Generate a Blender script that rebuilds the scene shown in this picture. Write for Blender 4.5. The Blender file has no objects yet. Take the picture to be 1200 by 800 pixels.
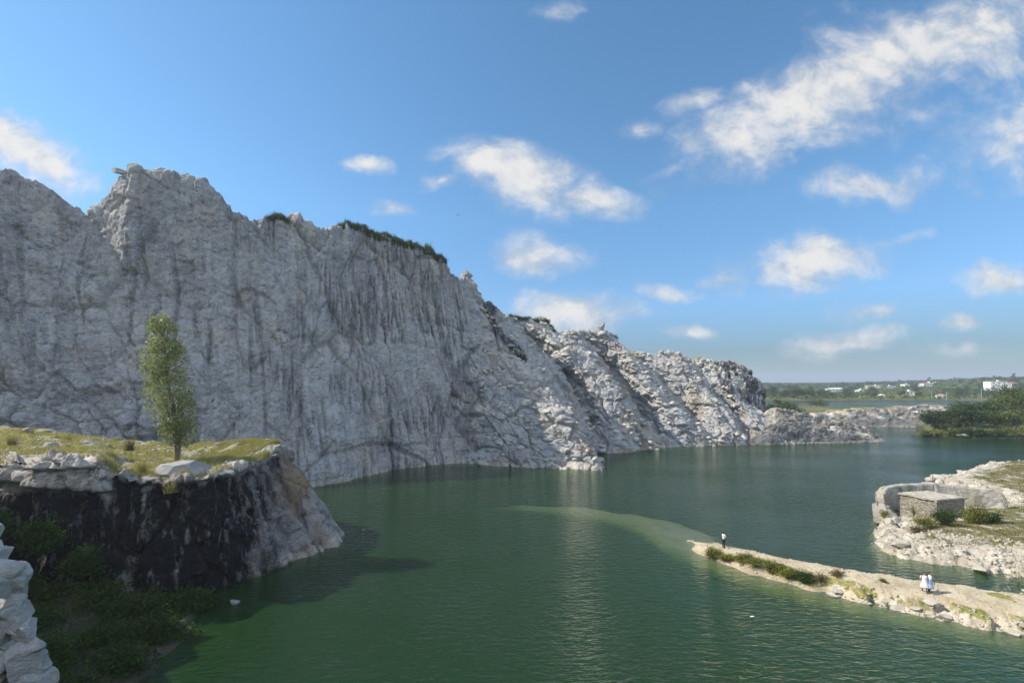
import bpy, bmesh, math, random
import numpy as np
from mathutils import Vector

SC = bpy.context.scene
COL = SC.collection
F, HZ, HC = 520.0, 447.0, 18.0          # focal length and horizon in photo pixels, eye height above the water
rng = np.random.default_rng(7)
random.seed(7)

def P(px, py, Y):                        # a sight line of the photograph at distance Y, as a world point
    return ((px - 600.0) / F * Y, Y, HC + (HZ - py) / F * Y)

# ------------------------------------------------------------------ noise
def _hash(ix, iy, iz, seed):
    h = (ix.astype(np.int64) * 374761393 + iy.astype(np.int64) * 668265263 + iz.astype(np.int64) * 2147483647 + seed * 974634777) & 0xFFFFFFFF
    h = ((h ^ (h >> 13)) * 1274126177) & 0xFFFFFFFF
    h = ((h ^ (h >> 16)) * 2246822519) & 0xFFFFFFFF
    return h ^ (h >> 15)

def _rnd(ix, iy, iz, seed):
    return (_hash(ix, iy, iz, seed) & 0xFFFFFF) / float(0xFFFFFF)

def perlin(x, y, z=None, seed=0):
    x = np.asarray(x, float); y = np.asarray(y, float)
    z = np.zeros_like(x) if z is None else np.asarray(z, float)
    x0, y0, z0 = np.floor(x), np.floor(y), np.floor(z)
    fx, fy, fz = x - x0, y - y0, z - z0
    ux, uy, uz = [t * t * t * (t * (t * 6 - 15) + 10) for t in (fx, fy, fz)]
    ix, iy, iz = x0.astype(np.int64), y0.astype(np.int64), z0.astype(np.int64)
    out = 0
    for dx in (0, 1):
        for dy in (0, 1):
            for dz in (0, 1):
                h = _hash(ix + dx, iy + dy, iz + dz, seed)
                gx = (h & 255) / 127.5 - 1; gy = ((h >> 8) & 255) / 127.5 - 1; gz = ((h >> 16) & 255) / 127.5 - 1
                g = gx * (fx - dx) + gy * (fy - dy) + gz * (fz - dz)
                out = out + g * (ux if dx else 1 - ux) * (uy if dy else 1 - uy) * (uz if dz else 1 - uz)
    return out

def fbm(x, y, z=None, oct=4, seed=0, gain=0.5):
    a, s, out = 1.0, 1.0, 0
    z = np.zeros_like(np.asarray(x, float)) if z is None else z
    for k in range(oct):
        out = out + a * perlin(np.asarray(x) * s, np.asarray(y) * s, np.asarray(z) * s, seed + k * 17)
        a *= gain; s *= 2.03
    return out

def worley(x, y, seed=0):                # F1, F2, random of the nearest cell, offset to its centre
    x0, y0 = np.floor(x).astype(np.int64), np.floor(y).astype(np.int64)
    f1 = np.full(x.shape, 9.0); f2 = np.full(x.shape, 9.0)
    cid = np.zeros(x.shape); ox = np.zeros(x.shape); oy = np.zeros(x.shape); t1 = np.zeros(x.shape); t2 = np.zeros(x.shape)
    zz = np.zeros_like(x0)
    for dx in (-1, 0, 1):
        for dy in (-1, 0, 1):
            cx, cy = x0 + dx, y0 + dy
            px = cx + _rnd(cx, cy, zz, seed); py = cy + _rnd(cx, cy, zz + 1, seed)
            d = np.hypot(px - x, py - y)
            near = d < f1
            f2 = np.where(near, f1, np.minimum(f2, d))
            f1 = np.where(near, d, f1)
            cid = np.where(near, _rnd(cx, cy, zz + 2, seed), cid)
            t1 = np.where(near, _rnd(cx, cy, zz + 3, seed) - .5, t1)
            t2 = np.where(near, _rnd(cx, cy, zz + 4, seed) - .5, t2)
            ox = np.where(near, x - px, ox); oy = np.where(near, y - py, oy)
    return f1, f2, cid, ox * t1 + oy * t2

def sstep(a, b, x):
    t = np.clip((np.asarray(x, float) - a) / (b - a), 0, 1)
    return t * t * (3 - 2 * t)

def facets(a, b, seed, size, amp, aspect=1.0, warp=.35):     # fractured rock: tilted blocks with cracks between
    w = size * warp
    a2 = a + w * perlin(a / size * .9, b / size * .9, seed=seed + 90)
    b2 = b + w * perlin(a / size * .9, b / size * .9, seed=seed + 91)
    f1, f2, cid, tilt = worley(a2 / size, b2 / (size * aspect), seed)
    crack = 1 - sstep(0.0, 0.13, f2 - f1)
    return amp * ((cid - .5) * .9 + tilt * 1.5 - crack * .42)

# ------------------------------------------------------------------ meshes
def tag(o, label=None, cat=None, group=None, kind=None):
    if label: o['label'] = label
    if cat: o['category'] = cat
    if group: o['group'] = group
    if kind: o['kind'] = kind
    return o

def link(name, me, mat=None, parent=None):
    o = bpy.data.objects.new(name, me); COL.objects.link(o)
    if mat is not None and me is not None and len(me.materials) == 0: me.materials.append(mat)
    if parent is not None: o.parent = parent
    return o

def empty(name, loc, rz=0.0):
    o = bpy.data.objects.new(name, None); COL.objects.link(o)
    o.location = loc; o.rotation_euler = (0, 0, rz); o.empty_display_size = .3
    return o

def mesh_np(name, V, Fq, smooth=False, attrs=None):
    me = bpy.data.meshes.new(name)
    V = np.ascontiguousarray(V, np.float32); Fq = np.ascontiguousarray(Fq, np.int32)
    n, k = Fq.shape
    me.vertices.add(len(V)); me.vertices.foreach_set('co', V.ravel())
    me.loops.add(n * k); me.loops.foreach_set('vertex_index', Fq.ravel())
    me.polygons.add(n); me.polygons.foreach_set('loop_start', np.arange(0, n * k, k, dtype=np.int32))
    me.polygons.foreach_set('loop_total', np.full(n, k, np.int32))
    if smooth: me.polygons.foreach_set('use_smooth', np.ones(n, bool))
    for an, av in (attrs or {}).items():
        at = me.attributes.new(an, 'FLOAT', 'POINT'); at.data.foreach_set('value', np.ascontiguousarray(av, np.float32).ravel())
    me.update(calc_edges=True); me.validate()
    return me

def grid_faces(nu, nv, keep=None, flip=False):               # vertices indexed [i*nv+j]
    i, j = np.meshgrid(np.arange(nu - 1), np.arange(nv - 1), indexing='ij')
    a = i * nv + j
    q = np.stack([a, a + nv, a + nv + 1, a + 1], -1).reshape(-1, 4)
    if keep is not None: q = q[keep.ravel()]
    return q[:, ::-1] if flip else q

def blur(A, s):                                              # gaussian along both axes of a grid (edges repeat)
    for ax, sg in ((0, s[0]), (1, s[1])):
        if sg < .3: continue
        r = int(3 * sg) + 1
        k = np.exp(-.5 * (np.arange(-r, r + 1) / sg) ** 2); k /= k.sum()
        pad = [(0, 0)] * A.ndim; pad[ax] = (r, r)
        B = np.pad(A, pad, mode='edge'); out = 0
        for t in range(2 * r + 1):
            sl = [slice(None)] * A.ndim; sl[ax] = slice(t, t + A.shape[ax]); out = out + k[t] * B[tuple(sl)]
        A = out
    return A

def gnormals(G):
    du = np.gradient(G, axis=0); dv = np.gradient(G, axis=1)
    n = np.cross(du, dv); n /= np.linalg.norm(n, axis=-1, keepdims=True) + 1e-9
    return n

def net(stations, du, dv, rows_scale=None):
    """stations: list of lists of world points (same count). Resampled to a fine grid; returns grid, s (m along), row parameter."""
    S = np.array(stations, float)                            # ns, nr, 3
    ns, nr, _ = S.shape
    seg = np.linalg.norm(np.diff(S[:, 1:max(3, nr - 2), :2], axis=0), axis=-1).mean(1) + .02
    cs = np.concatenate([[0], np.cumsum(seg)])
    nu = int(cs[-1] / du) + 1
    su = np.linspace(0, cs[-1], nu)
    A = np.empty((nu, nr, 3))
    for r in range(nr):
        for c in range(3): A[:, r, c] = np.interp(su, cs, S[:, r, c])
    lens = np.linalg.norm(np.diff(A, axis=1), axis=-1).mean(0)
    par = [0.0]
    for r in range(nr - 1):
        step = dv * (rows_scale[r] if rows_scale else 1)
        m = max(2, int(lens[r] / step)); par += list(r + np.arange(1, m + 1) / m)
    par = np.array(par)
    i0 = np.minimum(par.astype(int), nr - 2); t = par - i0
    G = A[:, i0] * (1 - t)[None, :, None] + A[:, i0 + 1] * t[None, :, None]
    return G, su, par

def seg_dist(x, y, ax, ay, bx, by):
    dx, dy = bx - ax, by - ay
    t = np.clip(((x - ax) * dx + (y - ay) * dy) / (dx * dx + dy * dy + 1e-12), 0, 1)
    return np.hypot(x - ax - t * dx, y - ay - t * dy), t

def poly_sd(x, y, pts):                                      # signed distance, positive inside
    d = np.full(np.shape(x), 1e9); ins = np.zeros(np.shape(x), bool)
    n = len(pts)
    for k in range(n):
        (ax, ay), (bx, by) = pts[k], pts[(k + 1) % n]
        d = np.minimum(d, seg_dist(x, y, ax, ay, bx, by)[0])
        c = ((ay > y) != (by > y)) & (x < (bx - ax) * (y - ay) / (by - ay + 1e-12) + ax)
        ins ^= c
    return np.where(ins, d, -d)

# ------------------------------------------------------------------ materials
class NT:
    def __init__(s, name):
        s.m = bpy.data.materials.new(name); s.m.use_nodes = True
        s.t = s.m.node_tree; s.t.nodes.clear()
        s.out = s.n('ShaderNodeOutputMaterial')
    def n(s, typ, **kw):
        nd = s.t.nodes.new(typ)
        for k, v in kw.items(): setattr(nd, k, v)
        return nd
    def l(s, a, b): s.t.links.new(a, b)
    def setin(s, nd, key, v):
        if hasattr(v, 'is_output') or isinstance(v, bpy.types.NodeSocket): s.l(v, nd.inputs[key])
        else: nd.inputs[key].default_value = v
    def math(s, op, a, b=None, clamp=False):
        nd = s.n('ShaderNodeMath', operation=op, use_clamp=clamp)
        s.setin(nd, 0, a)
        if b is not None: s.setin(nd, 1, b)
        return nd.outputs[0]
    def rng(s, v, a, b, c=0.0, d=1.0, smooth=True):
        nd = s.n('ShaderNodeMapRange'); nd.interpolation_type = 'SMOOTHSTEP' if smooth else 'LINEAR'
        s.setin(nd, 0, v); s.setin(nd, 1, a); s.setin(nd, 2, b); s.setin(nd, 3, c); s.setin(nd, 4, d)
        return nd.outputs[0]
    def mix(s, f, a, b):
        nd = s.n('ShaderNodeMix', data_type='RGBA')
        s.setin(nd, 0, f); s.setin(nd, 6, a if not isinstance(a, tuple) else (*a, 1)); s.setin(nd, 7, b if not isinstance(b, tuple) else (*b, 1))
        return nd.outputs[2]
    def pos(s, scale=(1, 1, 1), obj=False):
        if obj: v = s.n('ShaderNodeTexCoord').outputs['Object']
        else: v = s.n('ShaderNodeNewGeometry').outputs['Position']
        mp = s.n('ShaderNodeMapping'); s.l(v, mp.inputs[0]); mp.inputs[3].default_value = scale
        return mp.outputs[0]
    def noise(s, v, scale, detail=4, rough=.55, dist=0.0):
        nd = s.n('ShaderNodeTexNoise'); s.l(v, nd.inputs['Vector'])
        nd.inputs['Scale'].default_value = scale; nd.inputs['Detail'].default_value = detail
        nd.inputs['Roughness'].default_value = rough; nd.inputs['Distortion'].default_value = dist
        return nd.outputs[0]
    def voro(s, v, scale, feature='DISTANCE_TO_EDGE', rnd=1.0):
        nd = s.n('ShaderNodeTexVoronoi', feature=feature); s.l(v, nd.inputs['Vector'])
        nd.inputs['Scale'].default_value = scale; nd.inputs['Randomness'].default_value = rnd
        return nd.outputs[0]
    def attr(s, name): return s.n('ShaderNodeAttribute', attribute_name=name).outputs['Fac']
    def bump(s, h, dist, strength=1.0, nrm=None):
        nd = s.n('ShaderNodeBump'); nd.inputs['Strength'].default_value = strength; nd.inputs['Distance'].default_value = dist
        s.l(h, nd.inputs['Height'])
        if nrm is not None: s.l(nrm, nd.inputs['Normal'])
        return nd.outputs[0]
    def principled(s, color, rough=.85, normal=None, spec=.3):
        p = s.n('ShaderNodeBsdfPrincipled')
        s.setin(p, 'Base Color', color if not isinstance(color, tuple) else (*color, 1)); s.setin(p, 'Roughness', rough)
        p.inputs['Specular IOR Level'].default_value = spec
        if normal is not None: s.l(normal, p.inputs['Normal'])
        s.l(p.outputs[0], s.out.inputs[0]); return p

def rock_mat(name, lo, hi, tint=(.34, .29, .22), bump=.12, attrs=(), obj=False, sc=1.0, stain=(.013, .013, .016), grass=False, green=.0, cracks=.0, gk=1.0):
    k = NT(name); v = k.pos(obj=obj)
    a = k.noise(v, .35 * sc, 5, .6); b = k.noise(v, 2.6 * sc, 6, .65)
    c = k.mix(k.rng(a, .32, .68), lo, hi)
    c = k.mix(k.rng(b, .45, .75, 0, .5), c, tuple(min(1, x * 1.28) for x in hi))
    c = k.mix(k.rng(k.noise(v, .13 * sc, 4), .52, .72, 0, .55), c, tint)
    sp = k.noise(v, 9 * sc, 3, .7)
    c = k.mix(k.rng(sp, .58, .75, 0, .5), c, tuple(x * .5 for x in lo))
    if green: c = k.mix(k.rng(k.noise(v, .5 * sc, 5), .55, .7, 0, green), c, (.07, .08, .03))
    if 'pale' in attrs: c = k.mix(k.attr('pale'), c, (.64, .59, .50))
    if 'tan' in attrs: c = k.mix(k.attr('tan'), c, (.26, .19, .125))
    if 'stain' in attrs:
        st = k.math('MULTIPLY', k.attr('stain'), k.rng(k.noise(k.pos((1.4, 1.4, .25)), .9, 5, .7), .3, .62, .25, 1.0))
        c = k.mix(k.math('MINIMUM', st, 1.0), c, stain)
    if grass:
        g = k.attr('grass')
        gn = k.noise(v, .55, 5, .65); gm = k.rng(k.math('ADD', g, k.math('MULTIPLY', k.math('SUBTRACT', gn, .5), 2.0)), .32, .62)
        gc = k.mix(k.rng(k.noise(v, .28, 4), .35, .65), tuple(gk * q for q in (.21, .205, .055)), tuple(gk * q for q in (.36, .31, .13)))
        gc = k.mix(k.rng(k.noise(v, 3.1, 5), .4, .7), gc, tuple(gk * q for q in (.13, .15, .035)))
        gc = k.mix(k.rng(k.noise(k.pos((1, 1, 1), obj), .8, 6, .7), .50, .64), gc, tuple(gk * q for q in (.33, .27, .17)))
        c = k.mix(gm, c, gc)
    h1 = k.noise(v, 1.9 * sc, 9, .72)
    dv = k.n('ShaderNodeVectorMath', operation='ADD')
    nz = k.n('ShaderNodeTexNoise'); nz.inputs['Scale'].default_value = .9 * sc; k.l(v, nz.inputs['Vector'])
    sc3 = k.n('ShaderNodeVectorMath', operation='SCALE'); k.l(nz.outputs['Color'], sc3.inputs[0]); sc3.inputs['Scale'].default_value = .9 / sc
    k.l(v, dv.inputs[0]); k.l(sc3.outputs[0], dv.inputs[1])
    mp = k.n('ShaderNodeMapping'); k.l(dv.outputs[0], mp.inputs[0]); mp.inputs[3].default_value = (.7, .7, 1.25)
    e1 = k.rng(k.voro(mp.outputs[0], .8 * sc), 0, .10); e2 = k.rng(k.voro(mp.outputs[0], 2.3 * sc), 0, .16)
    if cracks:
        mc = k.n('ShaderNodeMapping'); k.l(dv.outputs[0], mc.inputs[0]); mc.inputs[3].default_value = (.55, .55, 1.5)
        ln_ = k.rng(k.voro(mc.outputs[0], .62 * sc), .0, .05, 1, 0); ln2 = k.rng(k.voro(mc.outputs[0], 1.7 * sc), .0, .07, 1, 0)
        brk = k.rng(k.noise(v, .55 * sc, 4, .6), .46, .60); brk2 = k.rng(k.noise(v, .9 * sc, 4, .6), .48, .62)
        ck = k.math('MAXIMUM', k.math('MULTIPLY', ln_, brk), k.math('MULTIPLY', ln2, brk2))
        c = k.mix(k.math('MULTIPLY', ck, cracks), c, (.05, .05, .05))
    h = k.math('ADD', k.math('MULTIPLY', h1, 1.6), k.math('ADD', k.math('MULTIPLY', e1, .28), k.math('MULTIPLY', e2, .22)))
    k.principled(c, .9, k.bump(h, bump / sc, 1.0), .2)
    return k.m

def leaf_mat(name, a, b, c, trans=.35, gloss=.02):
    k = NT(name); g = k.n('ShaderNodeNewGeometry')
    r = g.outputs['Random Per Island']
    col = k.mix(k.rng(r, 0, .6, smooth=False), a, b); col = k.mix(k.rng(r, .72, 1.0, 0, 1, False), col, c)
    d = k.n('ShaderNodeBsdfDiffuse'); k.l(col, d.inputs[0]); t = k.n('ShaderNodeBsdfTranslucent'); k.l(col, t.inputs[0])
    gl = k.n('ShaderNodeBsdfGlossy'); gl.inputs['Roughness'].default_value = .4; gl.inputs[0].default_value = (.6, .6, .6, 1)
    m = k.n('ShaderNodeMixShader'); m.inputs[0].default_value = trans; k.l(d.outputs[0], m.inputs[1]); k.l(t.outputs[0], m.inputs[2])
    m2 = k.n('ShaderNodeMixShader'); m2.inputs[0].default_value = gloss; k.l(m.outputs[0], m2.inputs[1]); k.l(gl.outputs[0], m2.inputs[2])
    k.l(m2.outputs[0], k.out.inputs[0]); return k.m

def plain_mat(name, color, rough=.8, var=.25, scale=6, bump=.0, obj=True):
    k = NT(name); v = k.pos(obj=obj)
    n = k.noise(v, scale, 5, .6)
    c = k.mix(k.rng(n, .3, .7), tuple(x * (1 - var) for x in color), tuple(min(1, x * (1 + var)) for x in color))
    k.principled(c, rough, k.bump(n, bump) if bump else None); return k.m
# ------------------------------------------------------------------ the quarry cliff and the rubble ribs running off to the right
M_CLIFF = rock_mat('cliff_granite', (.34, .352, .37), (.48, .487, .49), (.37, .35, .325), bump=.27, attrs=('stain', 'pale', 'tan', 'grass'), grass=True, cracks=.65)
ZW = 0.0
def wl(px, py): return P(px, py, F * HC / (py - HZ))           # a point of the waterline

def stn(base, r1, r2, r3, crest, back=9.0, drop=1.0):
    b = np.array(base, float); c = np.array(crest, float)
    out = np.array([c[0] - b[0], c[1] - b[1]]); out /= np.linalg.norm(out) + 1e-9
    low = b.copy(); low[2] = -9; low[:2] -= out * 2.0
    bk = c.copy(); bk[1] += back; bk[0] -= back * .3; bk[2] -= drop
    bk2 = bk.copy(); bk2[1] += 28; bk2[0] -= 8; bk2[2] = min(bk2[2] - 4, max(2.0, bk2[2] - 14))
    return [low, b, r1, r2, r3, c, bk, bk2]

def face(bpx, bpy, cpx, cpy, cY, lean=(.30, .55, .80), bulge=0.0):   # a cliff face: straight foot to crest, a little steeper on top
    b = np.array(wl(bpx, bpy)); c = np.array(P(cpx, cpy, cY)); rows = []
    for z, t in zip((.28, .55, .80), lean):
        p = b + (c - b) * t; p[2] = b[2] + (c[2] - b[2]) * z; rows.append(p)
    return stn(b, *rows, c)

def RB(px, py, Y, a=.27):                                      # rubble slopes lie back: farther away the higher they are
    z = HC + (HZ - py) / F * Y; return P(px, py, Y + a * max(0, z))
def RG(px, py, Y): return RB(px, py, Y + 8)
def RH(px, py, Y): return RB(px, py, Y + 3.5)
ST = []
for X, Y, dz in ((-190, 18, 60), (-150, 33, 60), (-112, 46, 56)):
    b = np.array((X, Y, 0.)); c = np.array((X - 9, Y + 17, dz))
    ST.append(stn(b, b + (c - b) * (.33, .33, .28), b + (c - b) * (.6, .6, .55), b + (c - b) * (.84, .84, .8), c))
L = (.36, .64, .86)
for a in ((-60, 606, -60, 170, 73), (0, 600, -2, 191, 76), (40, 597, 38, 208, 78), (64, 595, 61, 224, 79), (74, 594, 70, 239, 80), (100, 592, 98, 247, 81.5),
          (108, 591, 108, 236, 82), (128, 589, 131, 216, 82.5), (136, 588, 138, 195, 82.5), (160, 587, 162, 195, 83), (200, 585, 200, 200, 85.5),
          (240, 583, 234, 212, 87), (258, 581, 252, 227, 87.5), (268, 580, 264, 241, 88), (298, 577, 295, 248, 90), (312, 576, 309, 249, 91), (328, 575, 324, 244, 92),
          (350, 573, 344, 256, 94), (372, 570, 362, 263, 95.5), (400, 565, 381, 265, 98), (435, 558, 405, 259, 102), (465, 552, 430, 267, 105.5),
          (490, 548, 455, 277, 108), (512, 545, 480, 285, 111), (530, 543, 503, 293, 113)):
    ST.append(face(*a, lean=L))
ST += [
 stn(wl(541, 542), P(540, 470, 103), P(535, 400, 109), P(528, 345, 113), P(520, 299, 115)),
 stn(wl(552, 543), P(548, 470, 104), P(542, 410, 110), P(536, 362, 114), P(528, 313, 116)),
 stn(wl(590, 546), P(572, 474, 101), P(556, 415, 108), P(548, 366, 113.5), P(540, 323, 117)),
 stn(wl(640, 548.5), RB(614, 482, 97), RB(588, 425, 105.5), RB(566, 372, 113), RB(551, 322, 118)),
 stn(wl(672, 549.5), RB(640, 485, 95), RB(606, 424, 104.5), RB(578, 376, 113), RB(558, 338, 119)),
 stn(wl(697, 550), RB(664, 488, 94.5), RB(622, 424, 105), RB(588, 382, 114), RB(566, 350, 120)),
 stn(wl(704, 549), RB(682, 500, 98), RB(642, 436, 110), RB(604, 392, 118), RB(578, 362, 122)),
 stn(wl(707, 532), RG(694, 500, 113), RG(662, 440, 119), RG(622, 395, 123), RB(596, 367, 127)),
 stn(wl(732, 530), RB(702, 478, 117), RB(672, 430, 121), RB(640, 395, 126), RB(620, 372, 130)),
 stn(wl(757, 527), RB(728, 478, 116), RB(694, 428, 122), RB(662, 396, 128), RB(640, 379, 132)),
 stn(wl(766, 526), RB(744, 484, 117), RB(708, 430, 123), RB(676, 402, 130), RB(654, 386, 134)),
 stn(wl(783, 524.5), RG(752, 488, 126), RG(728, 446, 131), RG(696, 410, 135), RB(682, 389, 138)),
 stn(wl(812, 523), RB(778, 476, 125), RB(742, 428, 131), RB(718, 402, 136), RB(700, 387, 139)),
 stn(wl(824, 522.5), RB(796, 480, 126), RB(760, 434, 132), RB(728, 404, 138), RB(712, 388, 140)),
 stn(wl(840, 522), RH(812, 488, 131), RH(776, 446, 136), RH(744, 420, 140), RB(734, 409, 143)),
 stn(wl(862, 521.5), RB(836, 476, 130), RB(802, 440, 135), RB(778, 422, 140), RB(765, 412, 144)),
 stn(wl(876, 521), RB(852, 482, 131), RB(820, 444, 136), RB(800, 426, 141), RB(790, 414, 145)),
 stn(wl(884, 521), RH(862, 490, 134), RH(834, 452, 138), RH(820, 430, 142), RB(815, 418, 146)),
 stn(wl(902, 521), RB(878, 484, 131), RB(852, 452, 137), RB(846, 436, 143), RB(845, 420, 146)),
 stn(wl(916, 520.5), RB(896, 490, 133), RB(866, 462, 139), RB(863, 440, 144), RB(862, 423, 147)),
 stn(wl(926, 520), RB(908, 498, 134), RB(884, 474, 140), RB(879, 452, 145), RB(876, 429, 148)),
 stn(wl(934, 519.5), RB(916, 504, 136), RB(896, 482, 143), RB(891, 464, 147), RB(888, 448, 150), 6),
 stn(wl(940, 519), RB(922, 508, 140), RB(904, 494, 147), RB(898, 478, 151), RB(895, 464, 154), 6),
 stn((86, 138, -.5), (87, 145, 0.5), (88, 150, 3), (89, 155, 5), (88, 159, 6), 6),
 stn((84, 152, -1.5), (84, 156, -1), (84, 160, -.5), (84, 163, -.5), (83, 166, -.5), 6),
]
G, su, par = net(ST, .17, .19, rows_scale=(6, 1, 1, 1, 1, 1.4, 8))
G = blur(G, (5, 5)); N = gnormals(G)
if N[len(su) // 3, len(par) // 2, 1] > 0: N = -N
nu, nv = G.shape[:2]
S2 = np.repeat(su[:, None], nv, 1); X, Y, Z = G[..., 0], G[..., 1], G[..., 2]
T2 = Z + .35 * (Y - Y.min())                                   # height-like coordinate that still runs over the top
ppx = 600 + X / Y * F; ppy = HZ - (Z - HC) / Y * F
main = 1 - sstep(535, 560, ppx)                                # quarried face; the rest is rubble
low = sstep(30, 6, Z) * sstep(330, 120, ppx)
d = 1.5 * fbm(X / 14, Y / 14, Z / 22, 4, 3)
d += main * (.85 * fbm(S2 / 3.2, Z / 26, oct=4, seed=21) )
flut = sstep(250, 420, ppx) * .75 + .25
d += main * facets(S2 + .25 * Z, T2, 4, 12.0, 1.5, 1.7, .25) * (.3 + .7 * sstep(1, 9, Z))
d += main * (facets(S2, T2 * 1.0, 5, 5.5, .6, 1.6) + facets(S2, T2, 6, 1.9, .42, .8) * (1.05 - .75 * flut) + facets(S2, T2, 7, .8, .16, .75))
gro = fbm(S2 / 1.5 + .35 * fbm(S2 / 5, Z / 9, oct=2, seed=24), Z / 17, oct=3, seed=22); gro2 = fbm(S2 / .55, Z / 9, oct=3, seed=23)
d += main * flut * (-.75 * (1 - sstep(0, .22, np.abs(gro))) * sstep(.0, .3, .2 + fbm(S2 / 7, Z / 14, oct=2, seed=26)) + .30 * gro + .20 * gro2)
d += low * (facets(S2, T2, 9, 5.5, 1.9, .7) + facets(S2, T2, 10, 2.6, .9, .7))
rub = 1 - main
bill = lambda s, sd: 1 - 2 * np.abs(fbm(X / s, Y / s, Z / s, 4, sd))
d += rub * (facets(S2 + .5 * Z, T2, 16, 7.0, 1.5, 1.2, .25) + .5 * bill(11, 31) - .25 + facets(S2, T2, 12, 3.6, .8, .8) + facets(S2, T2, 13, 1.4, .34, .8) + facets(S2, T2, 14, .6, .14, .8))
d += .2 * fbm(X / .9, Y / .9, Z / .9, 4, 41)
ledge = par[None, :] + 0 * S2
fade = sstep(0.2, 1.0, ledge) * .75 + .25
d *= fade * (1 - .35 * sstep(5.0, 5.6, ledge))
top = np.exp(-((ledge - 5) / .35) ** 2) * (.9 * facets(S2, T2, 15, 2.2, 1.0) + .5 * fbm(S2 / 2.3, S2 * 0, oct=4, seed=8))
Gd = G + N * d[..., None]; Gd[..., 2] += top * .7
# dark seepage stains down the face, and black blotches in the gullies beside it
def line_mask(pts, w, soft=1.0):
    m = np.zeros_like(ppx)
    wob = 3.0 * fbm(S2 / 2.5, Z / 6, oct=3, seed=60)
    for (ax, ay, wa), (bx, by, wb) in zip(pts[:-1], pts[1:]):
        dd, t = seg_dist(ppx + wob, ppy, ax, ay, bx, by)
        m = np.maximum(m, 1 - sstep(.35, 1.0 * soft, dd / (wa + (wb - wa) * t)))
    return m
st = sstep(.12, .62, fbm(S2 / 2.0, Z / 34, oct=4, seed=50)) * sstep(-.25, .3, fbm(S2 / 14, Z / 16, oct=3, seed=51)) * .85 * main + .3 * main * sstep(-.1, .5, fbm(S2 / 6, Z / 30, oct=4, seed=52))
st += main * flut * .58 * (1 - sstep(.03, .16, np.abs(gro))) * sstep(-.05, .35, fbm(S2 / 7, Z / 14, oct=2, seed=26) + .1)
st += sstep(.2, .6, fbm(S2 / .8, Z / 22, oct=3, seed=55)) * (.25 + .5 * sstep(400, 460, ppx)) * main * sstep(8, 24, Z)
for pts in ([(568, 352, 4), (582, 382, 8), (597, 402, 10), (616, 420, 4)], [(558, 405, 3), (534, 435, 10), (556, 465, 13), (538, 495, 13), (556, 525, 7)],
            [(118, 244, 1.6), (131, 270, 1.6)], [(362, 292, 5), (372, 318, 4), (381, 336, 2)], [(297, 345, 8), (305, 400, 5), (308, 450, 2)],
            [(412, 340, 2), (420, 375, 4), (410, 420, 2)], [(468, 300, 4), (484, 340, 5), (498, 400, 2)], [(502, 302, 3), (512, 350, 4), (525, 420, 2)], [(440, 290, 3), (452, 330, 4), (448, 380, 2)],
            [(150, 260, 5), (153, 330, 7), (150, 400, 3)], [(200, 280, 5), (205, 340, 5), (203, 400, 3)], [(100, 280, 4), (95, 340, 6), (100, 380, 2)]):
    st = np.maximum(st, line_mask(pts, 1) * (1.1 if pts[0][0] in (568,) else .85 if pts[0][0] == 560 else .6))
st = np.maximum(st, 1.5 * sstep(836, 848, ppx) * sstep(902, 894, ppx) * sstep(2.3, 3.0, ledge) * sstep(5.15, 4.8, ledge) * sstep(.0, .25, .20 + fbm(S2 / 1.1, Z / 12, oct=3, seed=58)))
st = np.maximum(st, .55 * sstep(545, 560, ppx) * sstep(.3, .7, fbm(S2 / 3, T2 / 5, oct=4, seed=59)))
pale = .35 * main * sstep(.05, .45, fbm(S2 / 8, Z / 11, oct=4, seed=73)) + sstep(1.0, .3, np.abs(Z - .1)) * .5 + rub * .55 * sstep(-.1, .4, fbm(X / 9, Y / 9, Z / 9, 4, 70))
tan_ = .5 * rub * sstep(.1, .5, fbm(X / 6, Y / 6, Z / 6, 4, 71)) + .2 * main * sstep(.1, .5, fbm(S2 / 5, Z / 14, oct=4, seed=72)) * sstep(14, 36, Z)
gr = sstep(4.85, 5.25, ledge) * (sstep(395, 410, ppx) * sstep(525, 515, ppx) + .55 * sstep(303, 312, ppx) * sstep(350, 335, ppx) + .8 * sstep(596, 606, ppx)) * .75
me = mesh_np('quarry_cliff', Gd.reshape(-1, 3), grid_faces(nu, nv), attrs={'stain': np.clip(st, 0, 1), 'pale': np.clip(pale, 0, 1), 'tan': tan_, 'grass': gr})
o = link('cliff', me, M_CLIFF); tag(o, 'tall pale grey quarried granite cliff rising from the lake', kind='structure')
CLIFF, LEDGE = Gd, ledge
def crest_pt(px):
    X, Y, Z = CLIFF[..., 0], CLIFF[..., 1], CLIFF[..., 2]; qx = 600 + X / Y * F; qy = HZ - (Z - HC) / Y * F
    m = np.abs(qx - px) < 1.2; idx = np.argwhere(m); k_ = idx[np.argmin(qy[m])]; return CLIFF[k_[0], k_[1]]

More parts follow.
